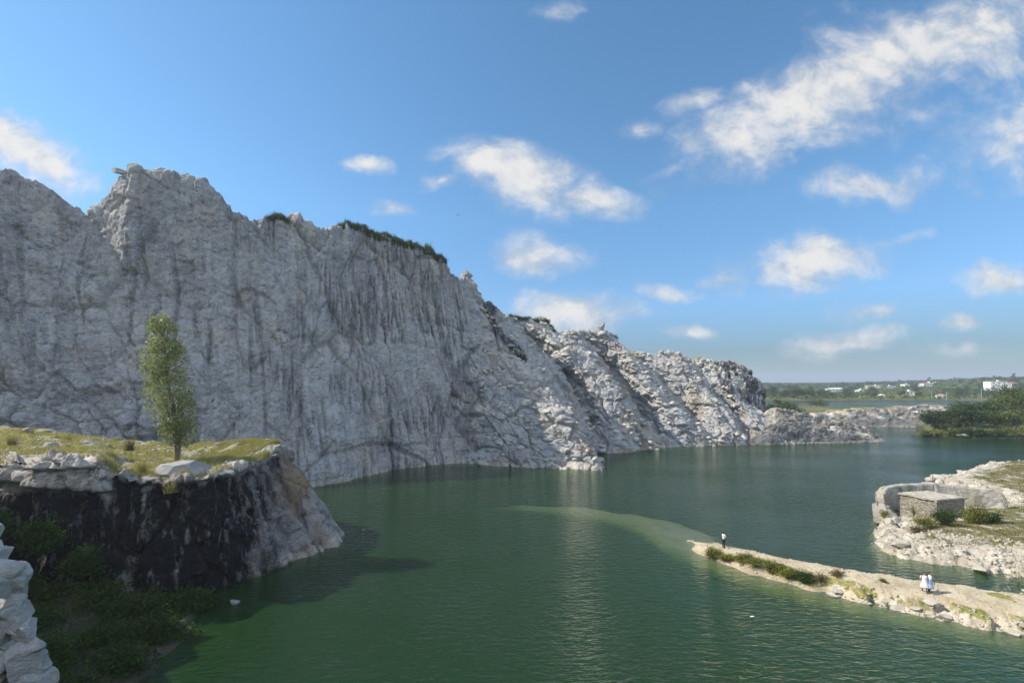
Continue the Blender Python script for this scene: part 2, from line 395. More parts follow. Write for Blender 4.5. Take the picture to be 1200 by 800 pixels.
# ------------------------------------------------------------------ low headland at the far end, and the cut rock bank behind it
def mound(name, label, ST, du, dv, mat, seed, amp=1.0, pale=.4, grass=0.0, blurs=3):
    G, su, par = net(ST, du, dv, rows_scale=None)
    G = blur(G, (blurs, blurs)); N = gnormals(G)
    S2 = np.repeat(su[:, None], G.shape[1], 1); X, Y, Z = G[..., 0], G[..., 1], G[..., 2]; L = par[None, :] + 0 * S2
    T2 = Z + .5 * (Y - Y.min())
    if N[len(su) // 2, 1 + len(par) // 4, 1] > 0: N = -N
    d = .8 * fbm(X / 6, Y / 6, Z / 5, 4, seed) + facets(S2, T2, seed + 1, 3.4, .7, .45) * (.35 + .65 * sstep(1.2, 2.2, L)) + facets(S2, T2, seed + 2, 1.2, .35, .5) * (.35 + .65 * sstep(1.2, 2.2, L)) + .12 * fbm(X / .8, Y / .8, Z / .8, 3, seed + 3)
    Gd = G + N * (d * amp * sstep(.1, .9, L))[..., None]
    at = {'stain': .35 * sstep(2.2, 1.4, L) + .4 * sstep(-.05, .4, fbm(S2 / 2.5, Z / 3, oct=4, seed=seed + 4)), 'pale': pale * sstep(-.05, .35, fbm(X / 4, Y / 4, Z / 3, 4, seed + 5)) * sstep(1.6, 2.0, L) + .5 * sstep(.7, .2, abs(Z)),
          'tan': .38 * sstep(1.2, 2.0, L) * sstep(-.1, .35, fbm(X / 5, Y / 5, Z / 4, 4, seed + 6)), 'grass': grass * sstep(2.4, 3.2, L)}
    o = link(name, mesh_np(name, Gd.reshape(-1, 3), grid_faces(*G.shape[:2]), attrs=at), mat)
    tag(o, label, kind='structure'); return Gd

def hs(bpx, bpy, mpx, mpy, mY, cpx, cpy, cY, back=14):
    b = np.array(wl(bpx, bpy)); lo = b + (0, -1, -6.); m = np.array(P(mpx, mpy, mY)); c = np.array(P(cpx, cpy, cY))
    return [lo, b, m, c, c + (1, back * .5, -1.2), np.array((c[0] + 2, c[1] + back, -4.))]
M_BANK = rock_mat('headland_rock', (.17, .175, .175), (.27, .27, .265), (.24, .19, .13), bump=.2, attrs=('stain', 'pale', 'tan', 'grass'), grass=True, cracks=.6)
mound('rock_headland', 'low broken grey rock headland ending in a point on the lake', [
    hs(872, 521.5, 884, 505, 133, 890, 496, 139), hs(900, 521, 900, 498, 131, 902, 484, 136), hs(912, 520.5, 912, 496, 130.5, 912, 479, 135), hs(928, 520, 927, 498, 131, 926, 481, 136),
    hs(950, 519.5, 948, 502, 132, 946, 483, 138), hs(968, 519.2, 968, 503, 132.5, 966, 484, 139), hs(988, 519, 985, 504, 133, 984, 489, 139), hs(1008, 518.5, 1006, 508, 133.5, 1002, 496, 139),
    hs(1026, 518, 1022, 512, 134, 1018, 502, 138.5), hs(1036, 517.5, 1032, 514, 135.5, 1030, 509, 138), hs(1041, 517, 1040, 516.2, 137, 1038, 515, 138.5, 6), hs(1043, 516.5, 1043, 517.2, 138, 1044, 518, 140, 5)],
    .22, .22, M_BANK, 200, 1.0, .9, .3)
mound('rock_bank', 'pale cut rock bank on the far shore behind the headland', [
    hs(930, 498, 932, 494, 186, 934, 491, 190, 20), hs(955, 499, 956, 491, 184, 957, 485, 188, 20), hs(985, 499.5, 986, 489, 182, 987, 480, 186, 20), hs(1000, 500, 1001, 488, 181, 1002, 479, 185, 20),
    hs(1020, 500, 1021, 488, 181, 1022, 478, 185, 20), hs(1045, 500, 1046, 488, 181, 1047, 479, 185, 20), hs(1065, 500.5, 1066, 487, 181, 1068, 475, 186, 20),
    hs(1090, 501, 1092, 486, 181, 1094, 474, 187, 20), hs(1120, 502, 1124, 488, 180, 1128, 478, 187, 20), hs(1150, 503, 1152, 490, 179, 1154, 482, 187, 20)],
    .3, .3, M_BANK, 230, .9, .95, .5)

# ------------------------------------------------------------------ the grassy promontory on the left
M_PROM = rock_mat('promontory_rock', (.24, .24, .245), (.36, .35, .34), (.26, .22, .17), bump=.12, attrs=('stain', 'pale', 'tan', 'grass'), grass=True, cracks=.7)
def pst(base, rim, back, mid=None):
    b = np.array((base[0], base[1], 0.)); r = np.array(rim, float); k = np.array(back, float)
    lo = b.copy(); lo[2] = -6; lo[1] -= .6
    m1 = b + (r - b) * (.38, .38, .33); m2 = b + (r - b) * (.72, .72, .72)
    r2 = r + (k - r) * (.12, .12, .25); pl = r + (k - r) * .5
    return [lo, b, m1, m2, r, r2, pl, k, np.array((k[0] - 1.0, k[1] + 3.5, -3.))]
PS = [pst((-80, 20), (-82, 25, 11.6), (-84, 62, 15)), pst((-52, 28), (-53, 32, 11.6), (-72, 61, 12.6)),
 pst((-40, 31), P(-8, 540, 34), P(-20, 499, 59.5)), pst((-38, 31.6), P(20, 536, 34), P(30, 503, 59)), pst((-35.5, 32.2), P(70, 534, 34), P(70, 506, 58.6)),
 pst((-33.3, 33), P(118, 536, 34.6), P(110, 511, 58)), pst((-32.4, 33.6), P(133, 552, 35.4), P(128, 514, 57.6)), pst((-30.8, 34.4), P(160, 560, 36), P(155, 517, 57)),
 pst((-28.4, 35.4), P(205, 562, 36.5), P(195, 520, 56.4)), pst((-26.4, 36.6), P(245, 559, 37.6), P(228, 520, 56)), pst((-24.5, 38.4), P(268, 553, 39.6), P(252, 518, 55.6)),
 pst(wl(310, 673)[:2], P(285, 546, 42), P(268, 517, 55.2)), pst(wl(345, 659)[:2], P(300, 538, 45), P(285, 516, 54.6)),
 pst(wl(378, 646)[:2], P(316, 531, 48), P(302, 517, 54.2)), pst(wl(400, 636)[:2], P(327, 526, 50.5), P(314, 519, 54)),
 pst((-20.6, 54.5), P(328, 524, 52.5), P(318, 521, 54)), pst((-24.5, 59), P(322, 522, 54), P(316, 522, 54.4)), pst((-30, 62), P(305, 521, 55), P(302, 522, 55.2))]
G, su, par = net(PS, .11, .12, rows_scale=(5, 1, 1, 1, 1, 1.6, 1.6, 2.5))
G = blur(G, (3, 2)); N = gnormals(G)
S2 = np.repeat(su[:, None], G.shape[1], 1); X, Y, Z = G[..., 0], G[..., 1], G[..., 2]; Lr = par[None, :] + 0 * S2
if N[len(su) // 2, 10, 1] > 0: N = -N
ppx = 600 + X / Y * F; ppy = HZ - (Z - HC) / Y * F
T2 = Z + .5 * (Y - Y.min())
onface = sstep(4.35, 3.95, Lr)
d = .7 * fbm(X / 5, Y / 5, Z / 7, 4, 301)
d += onface * (facets(S2, T2, 302, 3.0, .75, 2.0, .2) + facets(S2, T2, 303, 1.0, .36, 1.5) + .14 * fbm(X / .5, Y / .5, Z / .8, 3, 304) + .5 * fbm(S2 / 1.1, Z / 6, oct=3, seed=309))
blk = sstep(140, 125, ppx) * sstep(3.05, 3.4, Lr) * sstep(4.7, 4.2, Lr)
d += blk * (facets(S2, T2 * 1.0, 305, 3.6, .95, .4, .1))
d += (1 - onface) * (.25 * fbm(X / 2.2, Y / 2.2, oct=4, seed=306) + .3 * sstep(.05, .4, fbm(X / 3.5, Y / 7, oct=3, seed=307)))
rimw = np.exp(-((Lr - 4.1) / .35) ** 2)
d += rimw * facets(S2, T2, 308, 1.7, .7, .6)
Gd = G + N * (d * sstep(.2, 1, Lr))[..., None]
black = sstep(-60, -20, ppx) * sstep(365, 250, ppx + 45 * fbm(S2 / 1.6, Z / 5, oct=4, seed=316)) * sstep(4.02, 3.7, Lr + .35 * fbm(S2 / 1.0, Z / 5, oct=3, seed=310)) * (1 - blk)
st = black * sstep(-.45, -.05, fbm(S2 / 1.3, Z / 4.5, oct=4, seed=311) + .14 * black) * .97
st = np.maximum(st, .6 * onface * sstep(.1, .4, fbm(S2 / .9, Z / 5, oct=4, seed=312)) * (1 - blk))
tan_ = np.clip(np.exp(-(((ppx - 342) / 26) ** 2 + ((ppy - 562) / 30) ** 2) * 1.1) * 1.1 + .4 * sstep(315, 350, ppx) * sstep(.0, .4, fbm(X / 2, Y / 2, Z / 3, 4, 317)), 0, .9) + .3 * sstep(.1, .5, fbm(X / 3, Y / 3, Z / 3, 3, 313))
pale = .55 * sstep(1.2, .3, abs(Z)) * onface + blk * .35 + .8 * np.exp(-((Lr - 4.25) / .3) ** 2) * sstep(262, 285, ppx) + .45 * (1 - onface) * sstep(.05, .4, fbm(X / 2.5, Y / 5, oct=4, seed=314))
gr = sstep(4.1, 4.5, Lr) * .55 + onface * .35 * sstep(.05, .35, fbm(X / 2, Y / 2, Z / 3, 3, 315)) * sstep(150, 60, ppx)
o = link('promontory', mesh_np('promontory', Gd.reshape(-1, 3), grid_faces(*G.shape[:2]), attrs={'stain': np.clip(st + black * .9 * sstep(-.5, -.1, fbm(S2 / 1.3, Z / 4.5, oct=4, seed=311)), 0, 2.2), 'tan': np.clip(tan_, 0, 1), 'pale': np.clip(pale, 0, 1) * (1 - .9 * black), 'grass': gr}), M_PROM)
tag(o, 'flat topped grassy rock promontory with a black stained face', kind='structure')
PROM, PROML, PROMN = Gd, Lr, gnormals(Gd)
# ------------------------------------------------------------------ sand spit with its drowned tail
M_SPIT = rock_mat('spit_sand', stain=(.03, .05, .022), lo=(.36, .30, .205), hi=(.50, .43, .30), tint=(.30, .26, .195), bump=.10, attrs=('stain', 'pale', 'tan', 'grass'), sc=1.6, grass=True)
M_OUT = rock_mat('outcrop_rock', (.33, .30, .24), (.46, .425, .35), (.32, .25, .16), bump=.09, attrs=('stain', 'pale', 'tan', 'grass'), sc=1.3, grass=True, cracks=.75, gk=.62)
SPIT = [(20.3, 49.9, .15, .06), (21.7, 46.9, 1.4, .6), (24.5, 43.2, 1.4, .95), (27.5, 40.6, 1.4, 1.0), (33.6, 36.9, 1.6, 1.1), (39.5, 33.6, 2.0, 1.2), (50, 28.5, 4, 1.5), (62, 22, 6, 2)]
SHOAL = [(21.0, 48.8, 2.2, -.0), (20.4, 52.0, 2.8, -.06), (19.0, 55.6, 2.4, -.12), (16.5, 59, 1.9, -.17), (13, 61.8, 1.5, -.22), (8, 64.2, 1.3, -.30), (1, 65.8, 1.0, -.5), (-4, 66.2, .7, -1.0)]
def ridge(x, y, pts, slope, base=-40.0):
    h = np.full(np.shape(x), base)
    for (ax, ay, aw, ah), (bx, by, bw, bh) in zip(pts[:-1], pts[1:]):
        d, t = seg_dist(x, y, ax, ay, bx, by)
        w = aw + (bw - aw) * t; H = ah + (bh - ah) * t
        h = np.maximum(h, H - np.maximum(0, d - w) * slope - .12 * sstep(.3, 1, d / w))
    return h
def h_spit(x, y):
    wx = x + .5 * fbm(x / 2.3, y / 2.3, oct=3, seed=400); wy = y + .5 * fbm(x / 2.3, y / 2.3, oct=3, seed=401)
    a = ridge(wx, wy, SPIT, .62); b = ridge(x + .9 * fbm(x / 4, y / 4, oct=3, seed=402), y + .9 * fbm(x / 4, y / 4, oct=3, seed=403), SHOAL, .42)
    h = np.maximum(a, b)
    n = .15 * fbm(x / 1.3, y / 1.3, oct=5, seed=404) + .05 * fbm(x / .4, y / .4, oct=2, seed=405)
    edge = sstep(.95, .4, h) * sstep(-.6, .05, h) * sstep(27, 29, x) * sstep(0, -1.2, y - (57.6 - .62 * x))
    return h + n * sstep(-.8, .3, h) + edge * (facets(x, y, 406, 1.7, .7, .7) + facets(x, y, 407, .7, .4, .7) + .1)
OUTP = [(39.9, 48.7), (39.2, 46.4), (40.6, 44.6), (42.2, 43.3), (44.4, 42.2), (46.3, 41.4), (45.3, 40.3), (43.2, 39.2), (43.2, 37), (52, 31), (75, 27), (95, 40), (118, 70), (118, 100), (103, 97),
        (92, 89), (79, 82), (75, 79.6), (77, 75), (72, 66), (66, 62.3), (60, 61.6), (54, 61.8), (51.2, 61.4), (48.6, 58.6), (45.6, 55.2)]
BACKP = [(73.5, 79.8), (78, 77), (88, 75), (112, 78), (118, 99), (104, 96), (92, 88.5), (80, 82.5)]
def h_out(x, y):
    sd = poly_sd(x + .45 * fbm(x / 2.6, y / 2.6, oct=3, seed=420), y + .45 * fbm(x / 2.6, y / 2.6, oct=3, seed=421), OUTP)
    h = np.where(sd > 0, 1.25 * (1 - np.exp(-sd / 1.2)) + .75 * sstep(2, 6, sd), sd * .8)
    lowc = np.exp(-(((x - 45) / 3.4) ** 2 + ((y - 39.0) / 2.0) ** 2))                      # low neck where spit and outcrop join
    h -= 1.15 * lowc * (sd > 0)
    dome = np.exp(-(((x - 42.5) / 2.2) ** 2 + ((y - 51.0) / 3.2) ** 2)) * .7 + np.exp(-(((x - 46.9) / 2.2) ** 2 + ((y - 55.5) / 2.4) ** 2)) * .35 + np.exp(-((((x - 45.8) / 1.5) ** 2 + ((y - 54.6) / 1.6) ** 2)) ** 2) * .35
    h += dome * sstep(0, 1.5, sd)
    h = h * (1 - .45 * sstep(60, 66, y) * (h > 0)); sdb = poly_sd(x, y, BACKP); h += sstep(0, 4, sdb) * .35
    rocky = sstep(3.8, 1.4, sd) * sstep(-1.5, .1, sd)
    h = h + rocky * (facets(x + .5 * y, y * 1.4 - .5 * x, 422, 2.6, .6, .5) + facets(x + .4 * y, y * 1.5 - .4 * x, 423, .9, .34, .7))
    q_ = h / .42; tr_ = (np.floor(q_) + sstep(.25, .8, q_ - np.floor(q_))) * .42
    return h + (tr_ - h) * .75 * rocky + .14 * fbm(x / 1.6, y / 1.6, oct=4, seed=424) + .05 * fbm(x / .4, y / .4, oct=2, seed=425)

def hfield(name, label, fn, x0, x1, y0, y1, step, mat, attrs):
    xs = np.arange(x0, x1, step); ys = np.arange(y0, y1, step)
    X, Y = np.meshgrid(xs, ys, indexing='ij'); H = fn(X, Y)
    keep = (H[:-1, :-1] > -8.6) | (H[1:, 1:] > -8.6)
    q = grid_faces(len(xs), len(ys), keep)
    V = np.stack([X, Y, H], -1).reshape(-1, 3); used, inv = np.unique(q, return_inverse=True)
    o = link(name, mesh_np(name, V[used], inv.reshape(-1, 4), smooth=False, attrs={k: v(X, Y, H).ravel()[used] for k, v in attrs.items()}), mat)
    tag(o, label, kind='structure'); return o
hfield('sand_spit', 'narrow pale sand and rock spit running out into the lake', h_spit, -8, 62, 20, 69, .14, M_SPIT, {
    'stain': lambda x, y, h: 4 * sstep(-.5, -1.6, h),
    'pale': lambda x, y, h: .9 * sstep(.05, -.08, h) * sstep(-1.0, -.4, h) + .45 * sstep(.9, .3, h) * sstep(-.5, .1, h) * sstep(27, 29, x) + .25 * sstep(0, .4, fbm(x / 2, y / 2, oct=3, seed=440)),
    'tan': lambda x, y, h: .35 * sstep(.35, .0, h) * sstep(-1.6, -.3, h) + .25 * sstep(.1, .4, fbm(x / 1.5, y / 1.5, oct=3, seed=441)),
    'grass': lambda x, y, h: .8 * sstep(.10, .35, h) * sstep(1.05, .8, h) * sstep(.4, -.6, y - (59.2 - .66 * x)) * sstep(.0, .3, .2 + fbm(x / 2, y / 2, oct=3, seed=442)) + .55 * sstep(36, 39, x) * sstep(-.1, .3, fbm(x / 1.8, y / 1.8, oct=3, seed=443)) * (h > .4)})
hfield('rock_outcrop', 'pale rocky outcrop with grass carrying the stone hut', h_out, 36, 120, 30, 104, .19, M_OUT, {
    'stain': lambda x, y, h: 4 * sstep(-.4, -1.5, h) + .35 * sstep(.15, .45, fbm(x / 1.2, y / 1.2, oct=4, seed=450)),
    'pale': lambda x, y, h: .6 * sstep(-.1, .25, fbm(x / 2.5, y / 2.5, oct=3, seed=451)),
    'tan': lambda x, y, h: .4 * sstep(.0, .4, fbm(x / 2, y / 2, oct=4, seed=452)),
    'grass': lambda x, y, h: np.clip(.62 * sstep(2.6, 5.2, poly_sd(x, y, OUTP) + 1.6 * fbm(x / 2.4, y / 2.4, oct=3, seed=453)) + .8 * np.exp(-(((x - 46) / 3) ** 2 + ((y - 39) / 2.3) ** 2)) * (h > .35), 0, 1)})

# ------------------------------------------------------------------ ground sheet: lake bed, far plain, hills, the bank under the camera
LAND = [(60, 191), (118, 187), (150, 181), (160, 175), (147, 160), (131, 147), (140, 144), (180, 143), (260, 118), (400, 60), (7000, -300), (7000, 7000), (-7000, 7000), (-7000, 191)]
POND = [(150, 320), (215, 300), (330, 297), (400, 330), (440, 352), (470, 400), (400, 414), (250, 410), (190, 372)]
def h_ground(x, y):
    r = np.hypot(x, y)
    sd = poly_sd(x + 1.5 * fbm(x / 12, y / 12, oct=3, seed=500), y + 1.5 * fbm(x / 12, y / 12, oct=3, seed=501), LAND)
    h = np.where(sd > 0, 1.5 * (1 - np.exp(-sd / 3)), np.maximum(-11, sd * .6))
    h = h + sstep(2, 30, sd) * (.9 * fbm(x / 40, y / 40, oct=4, seed=502) + .4)
    h += 1.6 * sstep(6, 20, sd) * sstep(230, 200, y) * sstep(140, 150, x)
    sp = poly_sd(x, y, POND); h = np.where(sp > -12, h * sstep(0, -12, sp) + np.minimum(0, -sp) * 0 - np.clip(sp, 0, 4) * .5 + .25 * sstep(0, -3, sp), h)
    ang = np.where(y > 1, x / np.maximum(y, 1), 9.0)
    far = 17 * sstep(.66, 1.22, ang) * sstep(560, 1250, r) + 4 * sstep(500, 1400, r) + 4 * fbm(x / 260, y / 260, oct=3, seed=503) * sstep(500, 900, r)
    h = h + far * (y > 0)
    yb = .9 - .8 * sstep(0, 4, np.abs(x)) + 9.5 * sstep(-11.5, -15.5, x) * 1.0 + 22 * sstep(-36, -38.5, x)                # near bank under the camera; unseen far-left part extended to shade thicket and water
    bank = 16.3 - 7 * np.maximum(0, y - yb) - np.maximum(0, x - 30) * .2
    bank = np.minimum(bank, 16.3 + .25 * fbm(x / 2, y / 2, oct=3, seed=504))
    return np.maximum(h, np.where(y < 34, bank, -20))
fine = np.radians(np.arange(-62, 62.01, .42)); co = np.radians(np.arange(66, 295, 4.0))
th = np.concatenate([fine, co]); rr = np.concatenate([[.02], np.geomspace(.5, 6000, 250)])
TH, RR = np.meshgrid(np.concatenate([th, [th[0] + 2 * math.pi]]), rr, indexing='ij')
GX, GY = RR * np.sin(TH), RR * np.cos(TH); GZ = h_ground(GX, GY)
k = NT('ground_soil'); v = k.pos()
c = k.mix(k.rng(k.noise(v, .05, 5), .35, .65), (.085, .105, .035), (.15, .135, .06))
c = k.mix(k.rng(k.noise(v, .3, 5), .45, .7), c, (.05, .075, .022))
c = k.mix(k.rng(k.noise(v, .018, 4), .6, .7), c, (.26, .20, .13))
zz = k.n('ShaderNodeSeparateXYZ'); k.l(k.n('ShaderNodeNewGeometry').outputs['Position'], zz.inputs[0])
c = k.mix(k.rng(zz.outputs[2], .75, .35), c, (.055, .06, .03)); c = k.mix(k.rng(zz.outputs[2], -.2, -1.2), c, (.028, .055, .03))
k.principled(c, .95, k.bump(k.noise(v, .8, 6), .2), .1)
o = link('ground', mesh_np('ground', np.stack([GX, GY, GZ], -1).reshape(-1, 3), grid_faces(*GX.shape, flip=True), smooth=True), k.m); tag(o, kind='structure')

# ------------------------------------------------------------------ water: one body with a rippled, slightly murky surface
k = NT('lake_water')
v = k.pos()
wd = k.n('ShaderNodeMapping'); k.l(v, wd.inputs[0]); wd.inputs[2].default_value = (0, 0, math.radians(-24)); wd.inputs[3].default_value = (.55, 1.5, 1)
gust = k.rng(k.noise(k.pos((.028, .05, 1)), 1.0, 3), .35, .65, .35, 1.0)
h = k.math('ADD', k.math('MULTIPLY', k.noise(wd.outputs[0], 1.5, 3, .5, .4), 1.0), k.math('MULTIPLY', k.noise(wd.outputs[0], 3.4, 3, .55, .3), .38))
nb = k.n('ShaderNodeBump'); nb.inputs['Distance'].default_value = .32; k.l(gust, nb.inputs['Strength']); k.l(h, nb.inputs['Height'])
dt = k.n('ShaderNodeVectorMath', operation='DOT_PRODUCT'); k.l(k.n('ShaderNodeNewGeometry').outputs['Incoming'], dt.inputs[0]); k.l(nb.outputs[0], dt.inputs[1])
cs = k.math('SUBTRACT', 1.0, k.math('ABSOLUTE', dt.outputs['Value']), True)
frv = k.math('MULTIPLY_ADD', k.math('POWER', cs, 4.6), .975); frv.node.inputs[2].default_value = .028
df = k.n('ShaderNodeBsdfDiffuse'); df.inputs[0].default_value = (.023, .070, .020, 1); k.l(nb.outputs[0], df.inputs[1])
tr = k.n('ShaderNodeBsdfTransparent'); tr.inputs[0].default_value = (.93, .97, .93, 1)
gl = k.n('ShaderNodeBsdfGlossy'); gl.inputs['Roughness'].default_value = .06; k.l(nb.outputs[0], gl.inputs['Normal'])
m1 = k.n('ShaderNodeMixShader'); m1.inputs[0].default_value = .5; k.l(tr.outputs[0], m1.inputs[1]); k.l(df.outputs[0], m1.inputs[2])
m2 = k.n('ShaderNodeMixShader'); k.l(frv, m2.inputs[0]); k.l(m1.outputs[0], m2.inputs[1]); k.l(gl.outputs[0], m2.inputs[2])
k.l(m2.outputs[0], k.out.inputs[0])
ab = k.n('ShaderNodeVolumeAbsorption'); ab.inputs[0].default_value = (.52, .66, .28, 1); ab.inputs[1].default_value = .8; k.l(ab.outputs[0], k.out.inputs[1])
bm = bmesh.new(); bmesh.ops.create_cube(bm, size=1)
for q in bm.verts: q.co = Vector((150 + q.co.x * 800, 185 + q.co.y * 480, -6.25 + q.co.z * 12.5))
me = bpy.data.meshes.new('water'); bm.to_mesh(me); bm.free()
o = link('water', me, k.m); tag(o, 'green lake water with fine wind ripples', kind='structure')

# ------------------------------------------------------------------ loose rocks
def rock_mesh(name, seed, sub=3, flat=.6, cuts=11, jag=.06):
    r = np.random.default_rng(seed); bm = bmesh.new(); bmesh.ops.create_icosphere(bm, subdivisions=sub, radius=1)
    V = np.array([q.co[:] for q in bm.verts])
    for _ in range(cuts):
        n = r.normal(size=3); n[2] *= .8; n /= np.linalg.norm(n); dd = r.uniform(.45, .82)
        t = V @ n; V = V - np.outer(np.maximum(0, t - dd), n)
    V *= np.array([1.0, r.uniform(.65, .95), flat])
    V += jag * np.stack([perlin(V[:, 0] * 2.2, V[:, 1] * 2.2, V[:, 2] * 2.2, seed + i) for i in range(3)], -1)
    V += .3 * jag * np.stack([perlin(V[:, 0] * 7, V[:, 1] * 7, V[:, 2] * 7, seed + 5 + i) for i in range(3)], -1)
    for q, p in zip(bm.verts, V): q.co = p
    me = bpy.data.meshes.new(name); bm.to_mesh(me); bm.free(); return me
M_STONE = rock_mat('grey_stone', (.33, .335, .335), (.46, .455, .44), (.36, .34, .29), bump=.05, obj=True, sc=2.2, green=.25)
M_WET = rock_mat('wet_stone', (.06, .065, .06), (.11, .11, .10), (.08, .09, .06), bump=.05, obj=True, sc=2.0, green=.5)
M_PALE = rock_mat('pale_stone', (.33, .31, .26), (.45, .42, .36), (.32, .26, .18), bump=.05, obj=True, sc=2.0)
M_DARKR = rock_mat('weathered_stone', (.26, .26, .265), (.37, .365, .355), (.30, .27, .22), bump=.06, obj=True, sc=1.2)
def boulder(loc, size, rot, seed, mat, label, group=None, flat=.6, sub=4, name='boulder', cat='boulder', scale=(1, 1, 1), cuts=11):
    o = link(name, rock_mesh(name, seed, sub, flat, cuts), mat); o.location = loc; o.rotation_euler = rot; o.scale = tuple(size * q for q in scale)
    return tag(o, label, cat, group)

# near left: the heap of rough stones below the camera
def edge_x(z): return np.interp(z, [10.4, 11.9, 13.4, 14.6, 15.2], [-8.65, -9.2, -9.72, -10.15, -10.6]) - .12
stones = []
zz_ = 15.0; row = 0
r5 = np.random.default_rng(11)
SHAPES = ['flat slab-like', 'blunt rounded', 'wedge-shaped', 'square-edged', 'long narrow', 'lopsided']
while zz_ > 10.3:
    hh = r5.uniform(.24, .40); n = 6
    for j in range(n):
        sz = r5.uniform(.30, .52)
        x = edge_x(zz_) - .28 - j * .52 + r5.uniform(-.08, .08); y = 9.1 + r5.uniform(-.12, .12) + .16 * (15 - zz_) * -.3 - (.15 if j else 0)
        px = 600 + x / y * F
        if px < -30: continue
        stones.append((x, y, zz_ - hh * .5 + r5.uniform(-.06, .06), sz, hh))
    zz_ -= hh * .78; row += 1
order = sorted(range(len(stones)), key=lambda i: -stones[i][2])
for rank, i in enumerate(order):
    x, y, z, sz, hh = stones[i]
    px = 600 + x / y * F; py = HZ - (z - HC) / y * F
    o = boulder((x, y, z), sz, (r5.uniform(-.3, .3), r5.uniform(-.35, .35), r5.uniform(0, 6.28)), 700 + i, M_STONE,
            'rough grey stone in the heap of broken rock at the near left', 'stones heaped at the near left edge', flat=r5.uniform(.55, .9), sub=4, name='stone', cat='stone')
# cored by an earth-and-rock mound so that the heap is not hollow
bm = bmesh.new(); bmesh.ops.create_icosphere(bm, subdivisions=4, radius=1)
for q in bm.verts:
    p = q.co; a = .12 * float(perlin(np.array([p.x * 3]), np.array([p.y * 3]), np.array([p.z * 3]), 5)[0])
    zt = 10.9 + p.z * 3.4
    q.co = Vector((float(edge_x(zt)) - 3.6 + p.x * 1.75 * (1 + a), 10.2 + p.y * .9 * (1 + a), zt))
me = bpy.data.meshes.new('rock_bank'); bm.to_mesh(me); bm.free()
tag(link('rock_ledge', me, M_DARKR), 'dark rock ledge under the near left stones', kind='structure')

# crest boulders and slabs
def at(px, py, Y): return P(px, py, Y)
boulder(tuple(crest_pt(145) + np.array((-.9, .3, -.1))), 1.6, (.05, .2, .2), 801, M_DARKR, 'thin rock slab jutting out left from the highest cliff top', flat=.4, scale=(1.5, .9, 1))
boulder(tuple(crest_pt(151) + np.array((0, .4, .1))), 1.1, (.2, -.3, .9), 802, M_DARKR, 'upright block beside the jutting slab on the highest cliff top', flat=.7)
boulder(tuple(crest_pt(186) + np.array((0, .6, 0))), 1.7, (0, .1, .3), 803, M_DARKR, 'flat block on the middle of the highest cliff top', flat=.35, scale=(1.3, .9, 1))
boulder(tuple(crest_pt(547) + np.array((0, .8, .3))), 2.1, (.2, .2, .5), 804, M_DARKR, 'rounded boulder perched where the cliff top drops to the rubble slope', flat=.85)
boulder(tuple(crest_pt(706) + np.array((0, .8, .5))), 1.9, (.1, .3, .2), 805, M_DARKR, 'small pointed rock on top of the second rubble hill', flat=1.1, scale=(.8, .8, 1.2))
boulder(at(210, 553, 38.4), 2.9, (.34, .10, .12), 806, M_DARKR, 'big smooth grey whaleback rock at the promontory edge below the tree', flat=.62, sub=5, scale=(1.1, .75, .9), cuts=24)
boulder(at(258, 553, 39.6), 1.2, (.06, .2, .5), 807, M_DARKR, 'small dark rock right of the smooth whaleback rock', flat=.4)
for i, (px, py, Y, s, lab) in enumerate(((52, 512, 50, .9, 'grey rock poking from the grass at the far left of the promontory'), (58, 523, 42, .8, 'low grey rock in the grass between dry tufts at the promontory left'),
        (30, 505, 55, 1.0, 'weathered rock among dry grass at the promontory back edge'))):
    boulder(at(px, py, Y), s, (.1, .1, i * 1.3), 810 + i, M_DARKR, lab, flat=.5)
boulder(at(275, 705, 36.2), .4, (.1, .1, .4), 820, M_DARKR, 'small rock at the water edge under the dark bushes', flat=.6)
# boulders along the water at the right
def ground_r(x, y): return max(float(h_spit(np.array([x]), np.array([y]))[0]), float(h_out(np.array([x]), np.array([y]))[0]) if x > 37 else -9)
r6 = np.random.default_rng(21); cnt = 0
for i in range(16):
    t = i / 15; x = 27.0 + 13.5 * t + r6.uniform(-.4, .4); y = 37.5 - 8.0 * t + r6.uniform(-.5, .5)
    boulder((x, y, max(.02, ground_r(x, y)) - .04), r6.uniform(.35, .8), (r6.uniform(-.2, .2), r6.uniform(-.2, .2), r6.uniform(0, 6)), 830 + i, M_PALE,
            'pale angular boulder along the near waterline of the sand spit', 'pale boulders along the spit waterline', flat=r6.uniform(.4, .65), sub=3, scale=(1.25, .9, 1))
boulder((20.3, 46.9, .15), .5, (0, .1, .3), 850, M_PALE, 'white rock at the tip of the spit beside the first green bush', flat=.7)
boulder((44.4, 42.0, .3), .95, (0, .05, .6), 851, M_PALE, 'rounded pale boulder at the water edge below the hut clearing', flat=.6, scale=(1.4, .9, 1))
boulder((48.2, 40.2, .5), 1.0, (0, .1, -.4), 852, M_PALE, 'long pale boulder at the right end of the outcrop shore', flat=.45, scale=(1.5, .8, 1))
boulder((41.0, 46.6, .8), 1.3, (.1, .1, .5), 853, M_PALE, 'large pale block at the left tip of the outcrop shore', flat=.5, sub=4, scale=(1.3, .9, 1))
boulder((45.9, 54.3, 1.5), 1.35, (.2, .1, 1.1), 858, M_PALE, 'pale rounded rock at the left end of the curved wall', flat=.95, sub=5, cuts=26)
boulder((44.9, 52.8, 1.2), 1.1, (.1, .1, .4), 859, M_PALE, 'pale rounded rock on the outcrop rim below the end of the curved wall', flat=.75, sub=5, cuts=26)
boulder((47.2, 51.4, 1.95), 1.0, (.05, .1, .8), 855, M_PALE, 'flat grey rock in front of the hut wall', flat=.45, sub=4, scale=(1.4, .8, 1))
